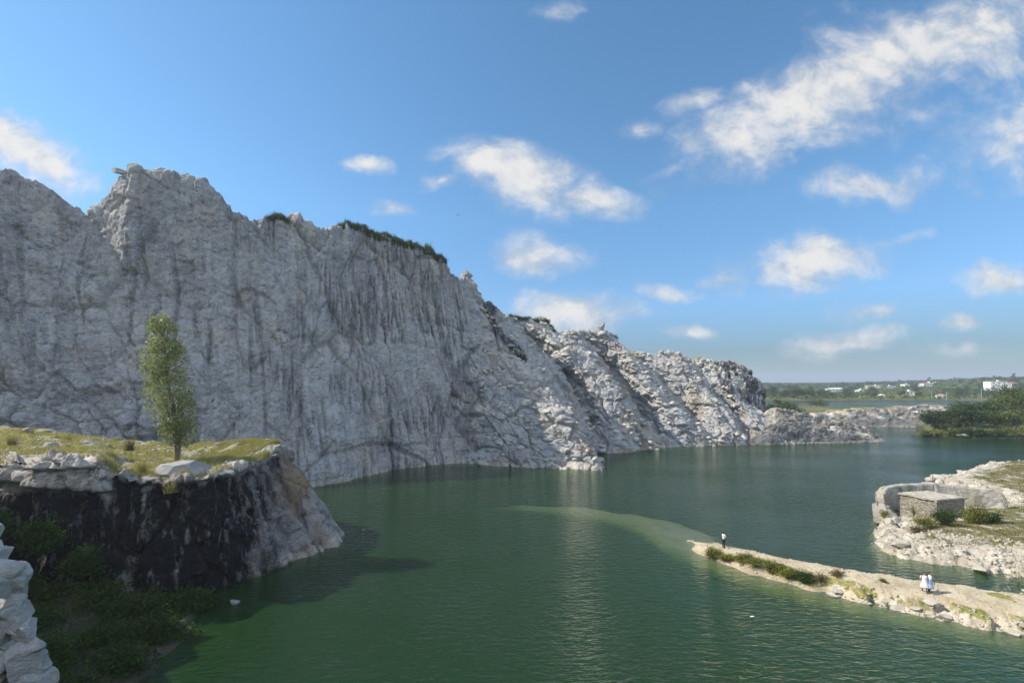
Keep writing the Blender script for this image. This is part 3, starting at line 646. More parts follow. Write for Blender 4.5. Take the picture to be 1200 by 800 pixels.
boulder((49.7, 47.2, 2.05), .28, (0, 0, 0), 856, M_PALE, 'small white stone lying on the grass in front of the hut', flat=.6)
for i in range(9):
    x = 75.5 + i * 2.2 + r6.uniform(-.6, .6); y = 80.2 + i * .9 + r6.uniform(-.7, .5)
    boulder((x, y, max(.2, ground_r(x, y)) + .1), r6.uniform(.7, 1.3), (r6.uniform(-.2, .2), r6.uniform(-.2, .2), r6.uniform(0, 6)), 860 + i, M_PALE,
            'pale boulder on the far stony bank behind the curved wall', 'pale boulders on the far stony bank', flat=r6.uniform(.4, .6), sub=3, scale=(1.3, .9, 1))

# rubble and gravel that nobody could count: each one object of many small angular stones
def scatter(name, label, PT, size, seed, mat, flat=.7):
    r = np.random.default_rng(seed); bm = bmesh.new(); bmesh.ops.create_icosphere(bm, subdivisions=1, radius=1)
    V0 = np.array([q.co[:] for q in bm.verts]); F0 = np.array([[q.index for q in f.verts] for f in bm.faces]); bm.free()
    n = len(PT); s = size * r.uniform(.35, 1.0, n) ** 1.6 * 1.4
    V = V0[None] * (1 + .28 * r.normal(size=(n, len(V0), 1))) * s[:, None, None] * np.array([1, .8, flat]) * r.uniform(.6, 1.4, (n, 1, 3))
    a, b = r.uniform(0, 6.28, n), r.normal(size=n) * .5
    ca, sa, cb, sb = np.cos(a)[:, None], np.sin(a)[:, None], np.cos(b)[:, None], np.sin(b)[:, None]
    x, y, z = V[..., 0], V[..., 1], V[..., 2]; y, z = y * cb - z * sb, y * sb + z * cb; x, y = x * ca - y * sa, x * sa + y * ca
    V = np.stack([x, y, z], -1) + PT[:, None]
    Fq = (F0[None] + np.arange(n)[:, None, None] * len(V0)).reshape(-1, 3)
    o = link(name, mesh_np(name, V.reshape(-1, 3), Fq), mat); tag(o, label, name, kind='stuff'); return o
rs = np.random.default_rng(90)
M_RUB = rock_mat('rubble_stone', (.36, .35, .33), (.55, .52, .46), (.42, .35, .25), bump=.06, sc=1.5)
cx_ = 600 + CLIFF[..., 0] / CLIFF[..., 1] * F; jr = np.arange(CLIFF.shape[1])[None, :] + 0 * cx_
ok = (cx_ > 560) & (cx_ < 905) & ~((cx_ > 836) & (cx_ - 836 > .9 * (CLIFF[..., 2] * -2.2 + 58))) & (CLIFF[..., 2] > .3) & (CLIFF[..., 1] < 165)
pts = CLIFF[ok]; pts = pts[fbm(pts[:, 0] / 7, pts[:, 1] / 7, pts[:, 2] / 7, 3, 91) > -.12]
scatter('rubble', 'broken quarry rubble lying on the pale rock ribs', pts[rs.integers(0, len(pts), 1000)], .85, 92, M_RUB, .5)
x = rs.uniform(20, 48, 40000); y = rs.uniform(27, 52, 40000); hh_ = h_spit(x, y); ok = (hh_ > .04) & (x > 22) & ((hh_ < .8) & (rs.random(40000) < .75) | (rs.random(40000) < .12)); pt_ = np.stack([x, y, hh_], 1)[ok][:1500]
scatter('gravel', 'loose stones and gravel strewn over the sand spit', pt_, .10, 93, M_PALE)
x = rs.uniform(38, 70, 60000); y = rs.uniform(36, 64, 60000); hh_ = h_out(x, y); ok = (hh_ > -.05) & (poly_sd(x, y, OUTP) < 5.5) & (fbm(x / 2, y / 2, oct=3, seed=94) > -.05); pt_ = np.stack([x, y, hh_], 1)[ok][:1500]
scatter('gravel', 'loose pale stones strewn over the rock outcrop', pt_, .17, 95, M_PALE)
ok = (PROML > 3.9) & (PROML < 6.9) & (PROM[..., 0] > -75); pts = PROM[ok]; pts = pts[fbm(pts[:, 0] / 3, pts[:, 1] / 5, oct=3, seed=96) > .08]
scatter('gravel', 'loose grey stones on the promontory top', pts[rs.integers(0, len(pts), 700)], .2, 97, M_DARKR)
# ------------------------------------------------------------------ foliage
M_POP = leaf_mat('poplar_leaves', (.18, .225, .055), (.26, .31, .10), (.46, .48, .25), .5, .06)
M_BUSH = leaf_mat('bush_leaves', (.12, .15, .024), (.20, .21, .045), (.32, .29, .09))
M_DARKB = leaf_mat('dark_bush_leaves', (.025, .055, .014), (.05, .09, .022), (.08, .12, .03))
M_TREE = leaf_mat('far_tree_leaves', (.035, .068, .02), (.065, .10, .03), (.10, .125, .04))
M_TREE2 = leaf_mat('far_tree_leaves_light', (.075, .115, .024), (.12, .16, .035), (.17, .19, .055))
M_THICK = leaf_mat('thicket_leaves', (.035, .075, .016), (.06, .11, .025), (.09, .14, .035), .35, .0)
M_DRY = leaf_mat('dry_scrub', (.14, .105, .05), (.20, .16, .08), (.09, .08, .04))
M_GRASS = leaf_mat('grass_blades', (.26, .26, .06), (.38, .35, .12), (.50, .43, .22), .4)
M_GRASS2 = leaf_mat('scrub_grass_blades', (.11, .12, .03), (.19, .17, .065), (.27, .22, .11), .35)
M_BARK = plain_mat('bark', (.16, .125, .095), .95, .35, 9, .03)
M_TWIG = plain_mat('twigs', (.12, .09, .06), .95, .3, 9)

def leaves_np(C, size, r, up=.3, asp=.5):                     # one kinked diamond leaf per centre
    n = len(C); d = r.normal(size=(n, 3)); d[:, 2] += up; d /= np.linalg.norm(d, axis=1, keepdims=True)
    w = np.cross(d, r.normal(size=(n, 3))); w /= np.linalg.norm(w, axis=1, keepdims=True) + 1e-9
    nn = np.cross(d, w); L = size * r.uniform(.6, 1.3, (n, 1))
    V = np.stack([C - d * L * .5, C + w * L * asp * .5 + nn * L * .08, C + d * L * .5, C - w * L * asp * .5 + nn * L * .08], 1).reshape(-1, 3)
    return V, np.arange(4 * n).reshape(n, 4)
def tube_np(paths, seg=6):                                    # paths: list of (points, radii)
    VV, FF, off = [], [], 0
    for pts, rad in paths:
        pts = np.array(pts, float); n = len(pts); t = np.gradient(pts, axis=0); t /= np.linalg.norm(t, axis=1, keepdims=True) + 1e-9
        a = np.cross(t, [.31, .9, .27]); a /= np.linalg.norm(a, axis=1, keepdims=True) + 1e-9; b = np.cross(t, a)
        an = np.linspace(0, 2 * math.pi, seg, endpoint=False)
        ring = pts[:, None] + (a[:, None] * np.cos(an)[None, :, None] + b[:, None] * np.sin(an)[None, :, None]) * np.array(rad)[:, None, None]
        VV.append(ring.reshape(-1, 3))
        for i in range(n - 1):
            for j in range(seg):
                FF.append((off + i * seg + j, off + i * seg + (j + 1) % seg, off + (i + 1) * seg + (j + 1) % seg, off + (i + 1) * seg + j))
        off += n * seg
    return np.concatenate(VV), np.array(FF)
def branch(p0, d, L, r0, rg, n=5, curl=.25, up=.0):
    pts = [np.array(p0, float)]; d = np.array(d, float)
    for _ in range(n):
        d = d + rg.normal(size=3) * curl * .5 + np.array([0, 0, up]); d /= np.linalg.norm(d); pts.append(pts[-1] + d * L / n)
    return pts, list(np.linspace(r0, r0 * .25, n + 1))

def tree_proto(seed, h, w, nleaf, lsize, kind='round', clump=1.0):
    """returns (crown verts, faces), (trunk verts, faces) for a broadleaf tree h tall, w wide"""
    r = np.random.default_rng(seed); paths = []; C = []
    th = h * (.30 if kind == 'umbrella' else .22)
    tp, tr = branch((0, 0, -.3), (r.normal() * .06, r.normal() * .06, 1), h * .75, h * .026, r, 7, .12); paths.append((tp, tr))
    nb = 11
    tips = []
    for i in range(nb):
        f = r.uniform(.30, 1.0); base = tp[0] + (tp[-1] - tp[0]) * f
        az = i * 2.4 + r.uniform(-.4, .4)
        if kind == 'umbrella': el = r.uniform(.05, .55); L = w * r.uniform(.35, .52)
        elif kind == 'tall': el = r.uniform(.5, 1.1); L = w * r.uniform(.3, .5)
        else: el = r.uniform(.15, .9); L = w * r.uniform(.32, .5)
        bp, br = branch(base, (math.cos(az) * math.cos(el), math.sin(az) * math.cos(el), math.sin(el)), L, h * .011, r, 4, .3)
        paths.append((bp, br)); tips += [bp[-1], bp[-2] * .5 + bp[-3] * .5]
    tips += [tp[-1], tp[-1] + [0, 0, h * .1]]
    for t in tips:
        m = max(4, int(nleaf / len(tips) * r.uniform(.5, 1.5))); R = w * .15 * r.uniform(.7, 1.35) * clump
        q = r.normal(size=(m, 3)); q /= np.linalg.norm(q, axis=1, keepdims=True); q *= r.uniform(.35, 1.08, (m, 1)) ** .6
        C.append(np.array(t) + q * R * np.array([1, 1, .62 if kind == 'umbrella' else .8]))
    C = np.concatenate(C); C[:, 2] = np.clip(C[:, 2], th * .55, h * 1.04)
    return leaves_np(C, lsize, r, .1, .62), tube_np(paths, 6)

# ---- the slim tree on the promontory
tb = np.array(P(208, 531.5, 44.0))
root = empty('slender_tree', tuple(tb)); tag(root, 'slender leafy tree standing alone on the grassy promontory', 'tree')
r7 = np.random.default_rng(5)
axis = lambda z: np.array([-1.75 * (max(z, 0) / 13.7) ** 1.15 + .12 * math.sin(z * .7), .15 * math.sin(z * .5), z])
paths = [([axis(z) for z in np.linspace(-.6, 13.0, 15)], list(np.linspace(.24, .03, 15)))]
for a in (.9, 2.6, 4.3): paths.append(([(.0, 0, -.4), (.14 * math.cos(a), .14 * math.sin(a), .4), (.22 * math.cos(a), .2 * math.sin(a), 1.2), (.5 * math.cos(a) - .2, .5 * math.sin(a), 3.2), (.7 * math.cos(a) - .4, .7 * math.sin(a), 5.6)], [.16, .13, .10, .07, .03]))
prof = lambda z: np.interp(z, [.9, 1.8, 3.2, 5, 6.6, 8.5, 10.4, 12, 13.2, 13.9], [1.2, 1.5, 1.75, 2.05, 2.2, 2.0, 1.7, 1.3, .9, .3])
LC = []; TW = []
for i in range(420):
    z0 = r7.uniform(-.9, 12.4); a = axis(z0); az = r7.uniform(0, 6.283); Rz = float(prof(min(13.6, z0 + 1.0))) * r7.uniform(.3, 1.04)
    tip = axis(z0 + 1.3) + np.array([math.cos(az) * Rz, math.sin(az) * Rz, r7.uniform(-.1, .35)])
    if i % 3 == 0: paths.append(([a, a * .5 + tip * .5 + [0, 0, -.15], tip], [.035, .022, .008]))
    m = int(r7.uniform(22, 62)); q = r7.normal(size=(m, 3)) * np.array([.27, .27, .36])
    LC.append(tip + q)
LC = np.concatenate(LC); zc = LC[:, 2]; ax_ = np.array([axis(z) for z in zc]); rad = np.hypot(LC[:, 0] - ax_[:, 0], LC[:, 1] - ax_[:, 1])
LC = LC[(rad < prof(zc) * 1.13) & (zc > .5) & (zc < 14.0)]
gap = fbm(LC[:, 0] / .9, LC[:, 1] / .9 + 7, LC[:, 2] / 1.2, 2, 44); LC = LC[gap > -.16]
V, Fq = leaves_np(LC, .21, r7, .1, .55); link('crown', mesh_np('crown', V, Fq), M_POP, root)
V, Fq = tube_np(paths, 8); link('trunk', mesh_np('trunk', V, Fq, True), M_BARK, root)

# ---- bushes
def bush_np(seed, w, d, h, nl, ls):
    r = np.random.default_rng(seed); C, paths = [], []
    for i in range(int(9 + nl / 140)):
        az = r.uniform(0, 6.283); el = r.uniform(.35, 1.5); L = r.uniform(.55, 1.0)
        e = np.array([math.cos(az) * math.cos(el) * w * .5, math.sin(az) * math.cos(el) * d * .5, math.sin(el) * h]) * L
        if i < 14: paths.append(([(0, 0, -.1), e * .5 + [0, 0, .06 * h], e], [.025 * h + .008, .012 * h + .004, .004]))
        m = max(6, int(nl / (9 + nl / 140) * r.uniform(.5, 1.5)))
        t = r.uniform(.35, 1.1, (m, 1)); C.append(e * t + r.normal(size=(m, 3)) * np.array([w, d, h]) * .085)
    C = np.concatenate(C); C[:, 2] = np.abs(C[:, 2])
    return leaves_np(C, ls, r, .5, .45), tube_np(paths, 5)
def bush(loc, w, d, h, nl, ls, seed, mat, label, group=None, name='bush'):
    (V, Fq), (V2, F2) = bush_np(seed, w, d, h, nl, ls)
    rt = empty(name, loc); tag(rt, label, 'bush', group)
    link('foliage', mesh_np('foliage', V, Fq), mat, rt); link('stems', mesh_np('stems', V2, F2), M_TWIG, rt); return rt
r8 = np.random.default_rng(31)
# row of bushes on the near side of the spit
spb = [(20.9, 45.6, 1.9, 1.7, 1.0), (21.9, 44.5, 2.0, 1.5, .8), (22.8, 43.3, 2.0, 1.5, .75), (23.6, 42.3, 2.0, 1.5, .85), (24.5, 41.3, 2.1, 1.5, .9), (25.4, 40.3, 2.1, 1.5, .95), (26.2, 39.5, 1.9, 1.4, .9)]
slab = ['round yellow green bush beside the white rock at the spit tip', 'low bush second from the spit tip', 'low yellowish bush in the middle of the spit bush row, nearer the standing man', 'olive bush in the middle of the spit bush row',
        'leafy bush just right of the middle of the spit bush row', 'dense bush next to last in the spit bush row', 'dark green bush at the right end of the green row on the spit']
for i, (x, y, w, d, h) in enumerate(spb):
    x -= .35; y -= .35
    bush((x, y, max(.05, ground_r(x, y)) - .05), w * 1.35, d * 1.1, h * (1.0, .8, 1.1, .75, 1.15, .9, 1.05)[i], 3600, .12, 900 + i, M_BUSH if i < 6 else M_DARKB, slab[i], 'green bushes along the near edge of the spit')
bush((27.0, 38.7, ground_r(27.0, 38.7) - .05), 1.9, 1.3, 1.2, 420, .12, 910, M_DRY, 'sparse twiggy half bare shrub at the end of the spit bush row')
bush((28.6, 38.9, ground_r(28.6, 38.9) - .05), 1.8, 1.2, .6, 700, .11, 911, M_DRY, 'low dry brown shrub beside the boulders of the spit')
bush((31.4, 37.6, ground_r(31.4, 37.6) - .05), .9, .8, .4, 350, .10, 912, M_DRY, 'tiny dry tuft shrub on the spit left of the walking couple')
bush((42.6, 38.0, ground_r(42.6, 38.0) - .05), 3.0, 1.8, .8, 2200, .12, 913, M_BUSH, 'bright green spreading shrub on the bank at the right end of the spit')
bush((44.8, 39.3, ground_r(44.8, 39.3) - .05), 2.6, 1.8, 1.1, 2200, .12, 914, M_DARKB, 'taller dark green shrub behind the bright bank shrub at the right')
# around the hut
bush((48.3, 49.6, 2.0), 3.0, 2.2, 2.0, 3200, .15, 920, M_DARKB, 'dark green bush in front of the hut corner')
bush((52.4, 50.4, 2.0), 3.6, 2.2, 2.1, 3400, .16, 921, M_BUSH, 'yellow green bush against the shaded wall of the hut')
bush((55.0, 50.6, 2.0), 4.2, 2.0, 1.35, 2600, .14, 922, M_DARKB, 'dark spreading bush right of the hut in the wall shadow')
bush((56.0, 52.8, 2.0), 3.0, 1.6, 1.4, 800, .13, 923, M_DRY, 'dry reddish brown scrub under the curved wall')
bush((46.0, 49.4, 2.0), 4.0, 2.0, 1.0, 2600, .13, 924, M_BUSH, 'low green shrub on the ledge left of the hut bush')
bush((43.0, 51.3, 2.3), 1.5, 1.2, .9, 900, .13, 925, M_BUSH, 'small shrub growing on the left rim of the outcrop')
bush((44.2, 48.4, 1.6), 2.6, 1.6, .7, 1500, .12, 926, M_DRY, 'low brown scrub on the pale ledge below the hut')
bush((47.5, 52.5, 2.2), 1.6, .8, 1.5, 300, .12, 927, M_BUSH, 'thin leafy creeper shrub against the lit hut wall')
# cliff crest bushes
for i, (px, w, h, lab) in enumerate(((412, 3.2, 1.0, 'low dark bush at the left end of the green cliff top'), (426, 3.6, 1.1, 'broad dark bush along the sloping cliff top'), (463, 3.2, 1.7, 'round green bush on the cliff top left of the tufted one'),
        (478, 3.0, 1.0, 'flat scrubby bush between two taller cliff top bushes'), (502, 3.6, 2.6, 'tufted bright green bush near the right end of the cliff top'), (512, 2.6, 1.4, 'last small bush before the cliff top drops'),
        (326, 3.4, .9, 'olive scrub on the small knob of the cliff top'), (606, 4.0, 1.4, 'green scrub on the saddle right of the black gully'), (632, 6.0, 2.2, 'big dark bush on the knoll of the rubble slope'), (641, 4.6, 1.8, 'smaller dark bush beside the big one on the knoll'),
        (722, 4, 1.2, 'dark scrub on the skyline right of the pointed rock'))):
    c = crest_pt(px); bush((float(c[0]), float(c[1]) + .3, float(c[2]) - .85), w * .85, 2.0, h * .75 + .75, 1300, .24, 940 + i, M_DARKB if i not in (4, 6) else M_BUSH, lab, 'bushes along the cliff top')
# bushes on the dark slope under the promontory
lowb = [(-37.0, 31.2, 7.0, 4.0, 2.2), (-33.6, 31.6, 6.0, 3.4, 2.4), (-31.5, 32.6, 4.0, 3.2, 2.0), (-27.2, 33.2, .2, 5.0, 2.3), (-25.2, 34.6, .1, 4.2, 1.9), (-29.5, 31.8, .6, 5.4, 3.0), (-24.6, 30.8, .0, 4.6, 1.8), (-27.0, 29.4, .2, 5.2, 2.4), (-30.5, 28.6, .6, 5.5, 3.2), (-24.4, 27.4, .0, 4.6, 1.9), (-27.6, 26.4, .3, 5.2, 2.6), (-33.5, 31.0, 1.4, 5.2, 3.2), (-31.2, 33.4, 1.0, 5.0, 2.6), (-24.6, 24.6, .0, 4.4, 1.8), (-29.0, 23.6, .4, 5.2, 2.8), (-34.0, 26.8, 1.2, 5.6, 3.6)]
llab = ['dark creeper bush clinging under the grey blocks at the far left', 'dark creeper bush clinging below the middle of the grey blocks', 'dark bush clinging halfway up the black rock face', 'leafy bush at the foot of the black rock face below the tree', 'low bush nearest the water under the black rock face', 'tall bush against the black rock face in deep shade', 'shaded bush at the water edge in the middle of the thicket',
        'round bush in the middle of the dark thicket', 'high bush behind the middle of the dark thicket', 'water edge bush at the lower part of the thicket', 'broad bush low in the thicket near the photo bottom', 'bush at the upper left of the thicket beneath the grey blocks',
        'bush on the slope between black face and thicket', 'bush at the bottom edge of the thicket by the water', 'bottom left bush of the thicket beside the heaped stones', 'bush rising just right of the heaped stones']
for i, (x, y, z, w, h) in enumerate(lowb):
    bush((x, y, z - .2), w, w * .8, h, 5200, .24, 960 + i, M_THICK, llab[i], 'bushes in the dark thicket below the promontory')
# slope of earth that carries the thicket
xs = np.arange(-62, -20, .5); ys = np.arange(12, 40, .5); X, Y = np.meshgrid(xs, ys, indexing='ij')
edge = -22.6 - .10 * (Y - 26) - .016 * (Y - 26) ** 2 + .6 * fbm(X / 3, Y / 3, oct=3, seed=610)
H = np.clip((edge - X) * .28, -3, 6) + .5 * fbm(X / 2.2, Y / 2.2, oct=4, seed=611)
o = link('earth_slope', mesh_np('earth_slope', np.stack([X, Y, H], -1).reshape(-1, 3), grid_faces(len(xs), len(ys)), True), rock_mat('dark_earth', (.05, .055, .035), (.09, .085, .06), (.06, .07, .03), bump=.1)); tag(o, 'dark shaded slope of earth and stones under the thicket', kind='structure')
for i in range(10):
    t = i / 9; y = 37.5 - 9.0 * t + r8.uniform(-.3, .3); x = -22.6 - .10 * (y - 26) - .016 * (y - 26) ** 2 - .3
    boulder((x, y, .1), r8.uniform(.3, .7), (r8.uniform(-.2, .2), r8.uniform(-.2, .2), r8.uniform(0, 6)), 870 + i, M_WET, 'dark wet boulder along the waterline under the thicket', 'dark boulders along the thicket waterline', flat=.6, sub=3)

# ---- grass on the promontory, outcrop and spit: nobody could count it
def blades(PT, NRM, n, h, r, w=.02, tuft=5, spread=.14):
    idx = r.integers(0, len(PT), n); B = np.repeat(PT[idx], tuft, 0) + np.concatenate([r.normal(size=(n * tuft, 2)) * spread, np.zeros((n * tuft, 1))], 1)
    m = len(B); L = h * r.uniform(.4, 1.4, (m, 1)) * np.repeat(r.uniform(.45, 1.5, (n, 1)), tuft, 0)
    az = r.uniform(0, 6.283, m); ln = r.uniform(.1, .6, m)
    tip = B + np.stack([np.cos(az) * ln, np.sin(az) * ln, np.ones(m)], 1) * L
    s = np.stack([-np.sin(az + .8), np.cos(az + .8), np.zeros(m)], 1) * w
    V = np.stack([B - s - [0, 0, .05], B + s - [0, 0, .05], tip], 1).reshape(-1, 3); return V, np.arange(3 * m).reshape(m, 3)
rg = np.random.default_rng(77)
pts = PROM[(PROML > 4.15) & (PROML < 6.9) & (PROM[..., 0] > -75)]
den = fbm(pts[:, 0] / 2.6, pts[:, 1] / 4, oct=4, seed=620); pts = pts[den > -.06]
V, Fq = blades(pts, None, 26000, .26, rg, .022, 6, .14)
o = link('grass', mesh_np('grass', V, Fq), M_GRASS); tag(o, 'yellow green grass on the promontory top', 'grass', kind='stuff')
x = rg.uniform(40, 112, 60000); y = rg.uniform(31, 96, 60000); hgt = h_out(x, y); sd = poly_sd(x, y, OUTP)
ok = (sd + 1.6 * fbm(x / 2.4, y / 2.4, oct=3, seed=453) > 3.4) & (hgt > .3) | (np.exp(-(((x - 46) / 3) ** 2 + ((y - 39) / 2.3) ** 2)) > .4) & (hgt > .3)
ok &= ~((y > 51.5) & (y < 62) & (x > 46) & (x < 63.5)); ok &= fbm(x / 1.7, y / 1.7, oct=3, seed=625) > -.1
V, Fq = blades(np.stack([x, y, hgt], 1)[ok], None, 11000, .22, rg, .03, 5, .2)
o = link('grass', mesh_np('grass', V, Fq), M_GRASS2); tag(o, 'dry grass on the outcrop around the stone hut', 'grass', kind='stuff')
qx = 600 + CLIFF[..., 0] / CLIFF[..., 1] * F
ok = (LEDGE > 4.86) & (LEDGE < 5.6) & ((qx > 398) & (qx < 522) | (qx > 306) & (qx < 336) | (qx > 597) & (qx < 650))
pts = CLIFF[ok]; pts = pts[fbm(pts[:, 0] / 2.5, pts[:, 1] / 2.5, oct=3, seed=628) > -.16]
V, Fq = blades(pts, None, 9000, .62, rg, .05, 5, .3)
o = link('grass', mesh_np('grass', V, Fq), M_DARKB); tag(o, 'low green fringe of grass along the cliff top', 'grass', kind='stuff')
# tall dry tufts on the promontory one can pick out
for i, (px, py, Y, h, lab) in enumerate(((12, 520, 42, 1.1, 'bushy grass tuft at the far left edge of the promontory'), (33, 512, 48, .9, 'dark dry tuft left of the middle of the promontory grass'), (152, 526, 46, 1.0, 'upright brown grass tuft left of the slender tree'),
        (78, 517, 47, .8, 'feathery grass tuft between the rocks and the brown tuft'), (165, 552, 37.5, .9, 'green tuft at the promontory edge left of the whaleback rock'), (200, 575, 36.4, .8, 'hanging green tuft on the black face below the tree'))):
    pt = np.repeat(np.array([P(px, py, Y)]) - [[0, 0, .1]], 4, 0); V, Fq = blades(pt - pt, None, 60, h, np.random.default_rng(640 + i), .018, 6, .16)
    o = link('grass_tuft', mesh_np('grass_tuft', V, Fq), M_GRASS if i not in (1, 2) else M_DRY); o.location = tuple(pt[0]); tag(o, lab, 'grass tuft')

# ---- far trees
protos = []
for i, (kd, h, w, nl, ls) in enumerate((('round', 10, 11, 700, .95), ('umbrella', 9, 14, 800, 1.0), ('round', 8, 9, 600, .9), ('tall', 13, 8, 700, .9), ('round', 7, 10, 600, .95), ('umbrella', 11, 17, 900, 1.1))):
    (V, Fq), (V2, F2) = tree_proto(1000 + i, h, w, nl, ls, kd, 1.25)
    protos.append((mesh_np('crown', V, Fq), mesh_np('trunk', V2, F2), h, kd))
def gz(x, y): return float(h_ground(np.array([float(x)]), np.array([float(y)]))[0])
LAB = {'round': 'bushy round tree in the distant treeline across the far water', 'umbrella': 'wide flat crowned tree in the distant treeline across the far water', 'tall': 'taller narrow tree in the distant treeline across the far water'}
first = {}
def far_tree(x, y, pi, s, rz, label, group, mat=None, sink=0.0, name='tree'):
    cr, tk, h, kd = protos[pi]; mt = mat or M_TREE
    key = (pi, mt.name)
    rt = empty(name, (x, y, gz(x, y) - .2 - sink), rz); rt.scale = (s, s, s * r8.uniform(.85, 1.15)); tag(rt, label, 'tree', group)
    if key not in first:
        a = bpy.data.objects.new('crown', cr if not cr.materials else cr.copy()); a.data.materials.clear(); a.data.materials.append(mt)
        b = bpy.data.objects.new('trunk', tk if not tk.materials else tk.copy()); b.data.materials.clear(); b.data.materials.append(M_BARK)
        first[key] = (a, b)
    else: a, b = first[key][0].copy(), first[key][1].copy()
    for q in (a, b): COL.objects.link(q); q.parent = rt
    return rt
rt_ = np.random.default_rng(55); n_far = 0
HOUSES_PX = [(985, 458), (1028, 458), (1008, 461), (1060, 451), (1082, 451), (1063, 460), (1102, 462), (1168, 450), (1045, 454), (1012, 456), (1092, 449)]
for band, (y0, y1, cnt) in enumerate(((422, 470, 66), (480, 600, 74), (620, 820, 70), (840, 1150, 60))):
    k_ = 0
    while k_ < cnt:
        ang = rt_.uniform(.545, 1.30); y = rt_.uniform(y0, y1); x = ang * y
        px = 600 + ang * F
        if poly_sd(np.array([x]), np.array([y]), POND)[0] > -3: continue
        if px < 905 and y < 480: k_ += 1; continue
        blocked = any(abs(px - hx) < 8 and y < 640 + 0 * hy for hx, hy in HOUSES_PX) and rt_.random() < (.75 if band else .45)
        if blocked: k_ += 1; continue
        pi = int(rt_.integers(0, 6)); far_tree(x, y, pi, rt_.uniform(.5, 1.0), rt_.uniform(0, 6.28), LAB[protos[pi][3]], 'trees of the distant treeline', M_TREE if rt_.random() < .72 else M_TREE2); k_ += 1; n_far += 1
# the trees just right of the last cliff
for i, (px, Y, pi, s) in enumerate(((905, 190, 0, .72), (915, 200, 2, .8), (922, 215, 0, .75), (898, 185, 4, .6), (933, 205, 4, .6), (910, 230, 3, .65))):
    x = (px - 600) / F * Y; far_tree(x, Y, pi, s, i * 1.7, 'dark tree in the clump just right of the last cliff', 'trees beside the last cliff')
# flat topped dark tree by the far water, and the trees on the right shore
far_tree((958 - 600) / F * 300, 300, 5, .62, .4, 'wide dark domed tree standing alone before the pale far water', None, sink=1.5)
far_tree((1128 - 600) / F * 296, 296, 1, .55, .9, 'small leaning flat crowned tree in front of the far water', None)
def shore_tree(px, Y, h, w, nl, ls, seed, mat, label, kd='round', z=None):
    (V, Fq), (V2, F2) = tree_proto(seed, h, w, nl, ls, kd, 1.3)
    x = (px - 600) / F * Y; rt = empty('tree', (x, Y, (gz(x, Y) if z is None else z) - .2)); tag(rt, label, 'tree', 'trees and bushes of the right shore')
    link('crown', mesh_np('crown', V, Fq), mat, rt); link('trunk', mesh_np('trunk', V2, F2), M_BARK, rt)
shore_tree(1190, 150, 13.5, 15, 6500, .55, 1101, M_TREE2, 'large spreading tree at the right edge of the far shore')
shore_tree(1212, 156, 14, 15, 5000, .6, 1102, M_TREE, 'dark tree half cut by the right edge of the photo')
shore_tree(1168, 147, 7.5, 9, 3600, .5, 1103, M_TREE2, 'light green tree below the large spreading tree')
shore_tree(1140, 146, 7.2, 10, 4200, .5, 1104, M_DARKB, 'dark round tree in the middle of the right shore clump')
shore_tree(1115, 149, 7.6, 9.5, 4000, .5, 1105, M_TREE, 'dull green tree in the right shore clump next to the rock bank')
shore_tree(1096, 152, 6.6, 8, 3000, .5, 1106, M_TREE, 'brownish tree at the left end of the right shore clump')
shore_tree(1128, 158, 8.0, 9, 3000, .55, 1107, M_DARKB, 'dark tree behind the right shore clump')
shore_tree(1155, 160, 9.0, 9, 3000, .55, 1108, M_TREE, 'tree rising behind the light green one on the right shore')
for i, (px, Y, w, h, m, lab) in enumerate(((1085, 145, 4.5, 1.8, M_TREE2, 'yellow green bush at the left waterline of the right shore'), (1100, 143, 5, 2.4, M_BUSH, 'bright bush at the waterline below the brownish tree'), (1117, 142, 5, 2.6, M_TREE2, 'olive bush overhanging the water of the right shore'),
        (1134, 141.5, 5.5, 3.0, M_DARKB, 'dark bush over the water beside the pale shore rock'), (1150, 141.5, 6, 3.4, M_DARKB, 'dark rounded bush at the waterline, middle of the right shore'), (1167, 141.5, 5, 2.8, M_TREE, 'shaded bush at the waterline under the light green tree'),
        (1182, 141, 6, 3.0, M_TREE2, 'leafy bush at the waterline under the large spreading tree'), (1198, 141, 6, 3.4, M_BUSH, 'bush at the waterline at the right edge of the far shore'))):
    x = (px - 600) / F * Y; bush((x, Y, .2), w, w * .7, h, 2400, .42, 1120 + i, m, lab, 'trees and bushes of the right shore')
boulder(P(1127, 510, 141.0), 1.6, (0, .1, .2), 890, M_PALE, 'pale flat rock at the waterline among the right shore bushes', flat=.4, scale=(1.6, .8, 1))
boulder(P(1040, 496.5, 180), 1.3, (0, .1, .2), 891, M_PALE, 'white rock lying before the cut rock bank', flat=.7)
# far wooded hillside that reads as one mass
n = 26000; ang = rt_.uniform(.5, 1.5, n); yy = rt_.uniform(1000, 2300, n); xx = ang * yy; hh = h_ground(xx, yy)
C = np.stack([xx, yy, hh + rt_.uniform(0, 6, n)], 1); V, Fq = leaves_np(C, 6.5, rt_, .2, .8)
o = link('forest', mesh_np('forest', V, Fq), M_TREE); tag(o, 'distant wooded hillside on the horizon at the right', 'forest', kind='stuff')
n = 20000; ang = rt_.uniform(.5, 1.4, n); yy = rt_.uniform(418, 1000, n); xx = ang * yy; hh = h_ground(xx, yy); ok = (poly_sd(xx, yy, POND) < -2)
C = np.stack([xx, yy, hh + rt_.uniform(0, 1.8, n)], 1)[ok]; V, Fq = leaves_np(C, 2.4, rt_, .2, .8)
o = link('scrub', mesh_np('scrub', V, Fq), M_TREE2); tag(o, 'green scrub covering the plain under the distant trees', 'scrub', kind='stuff')
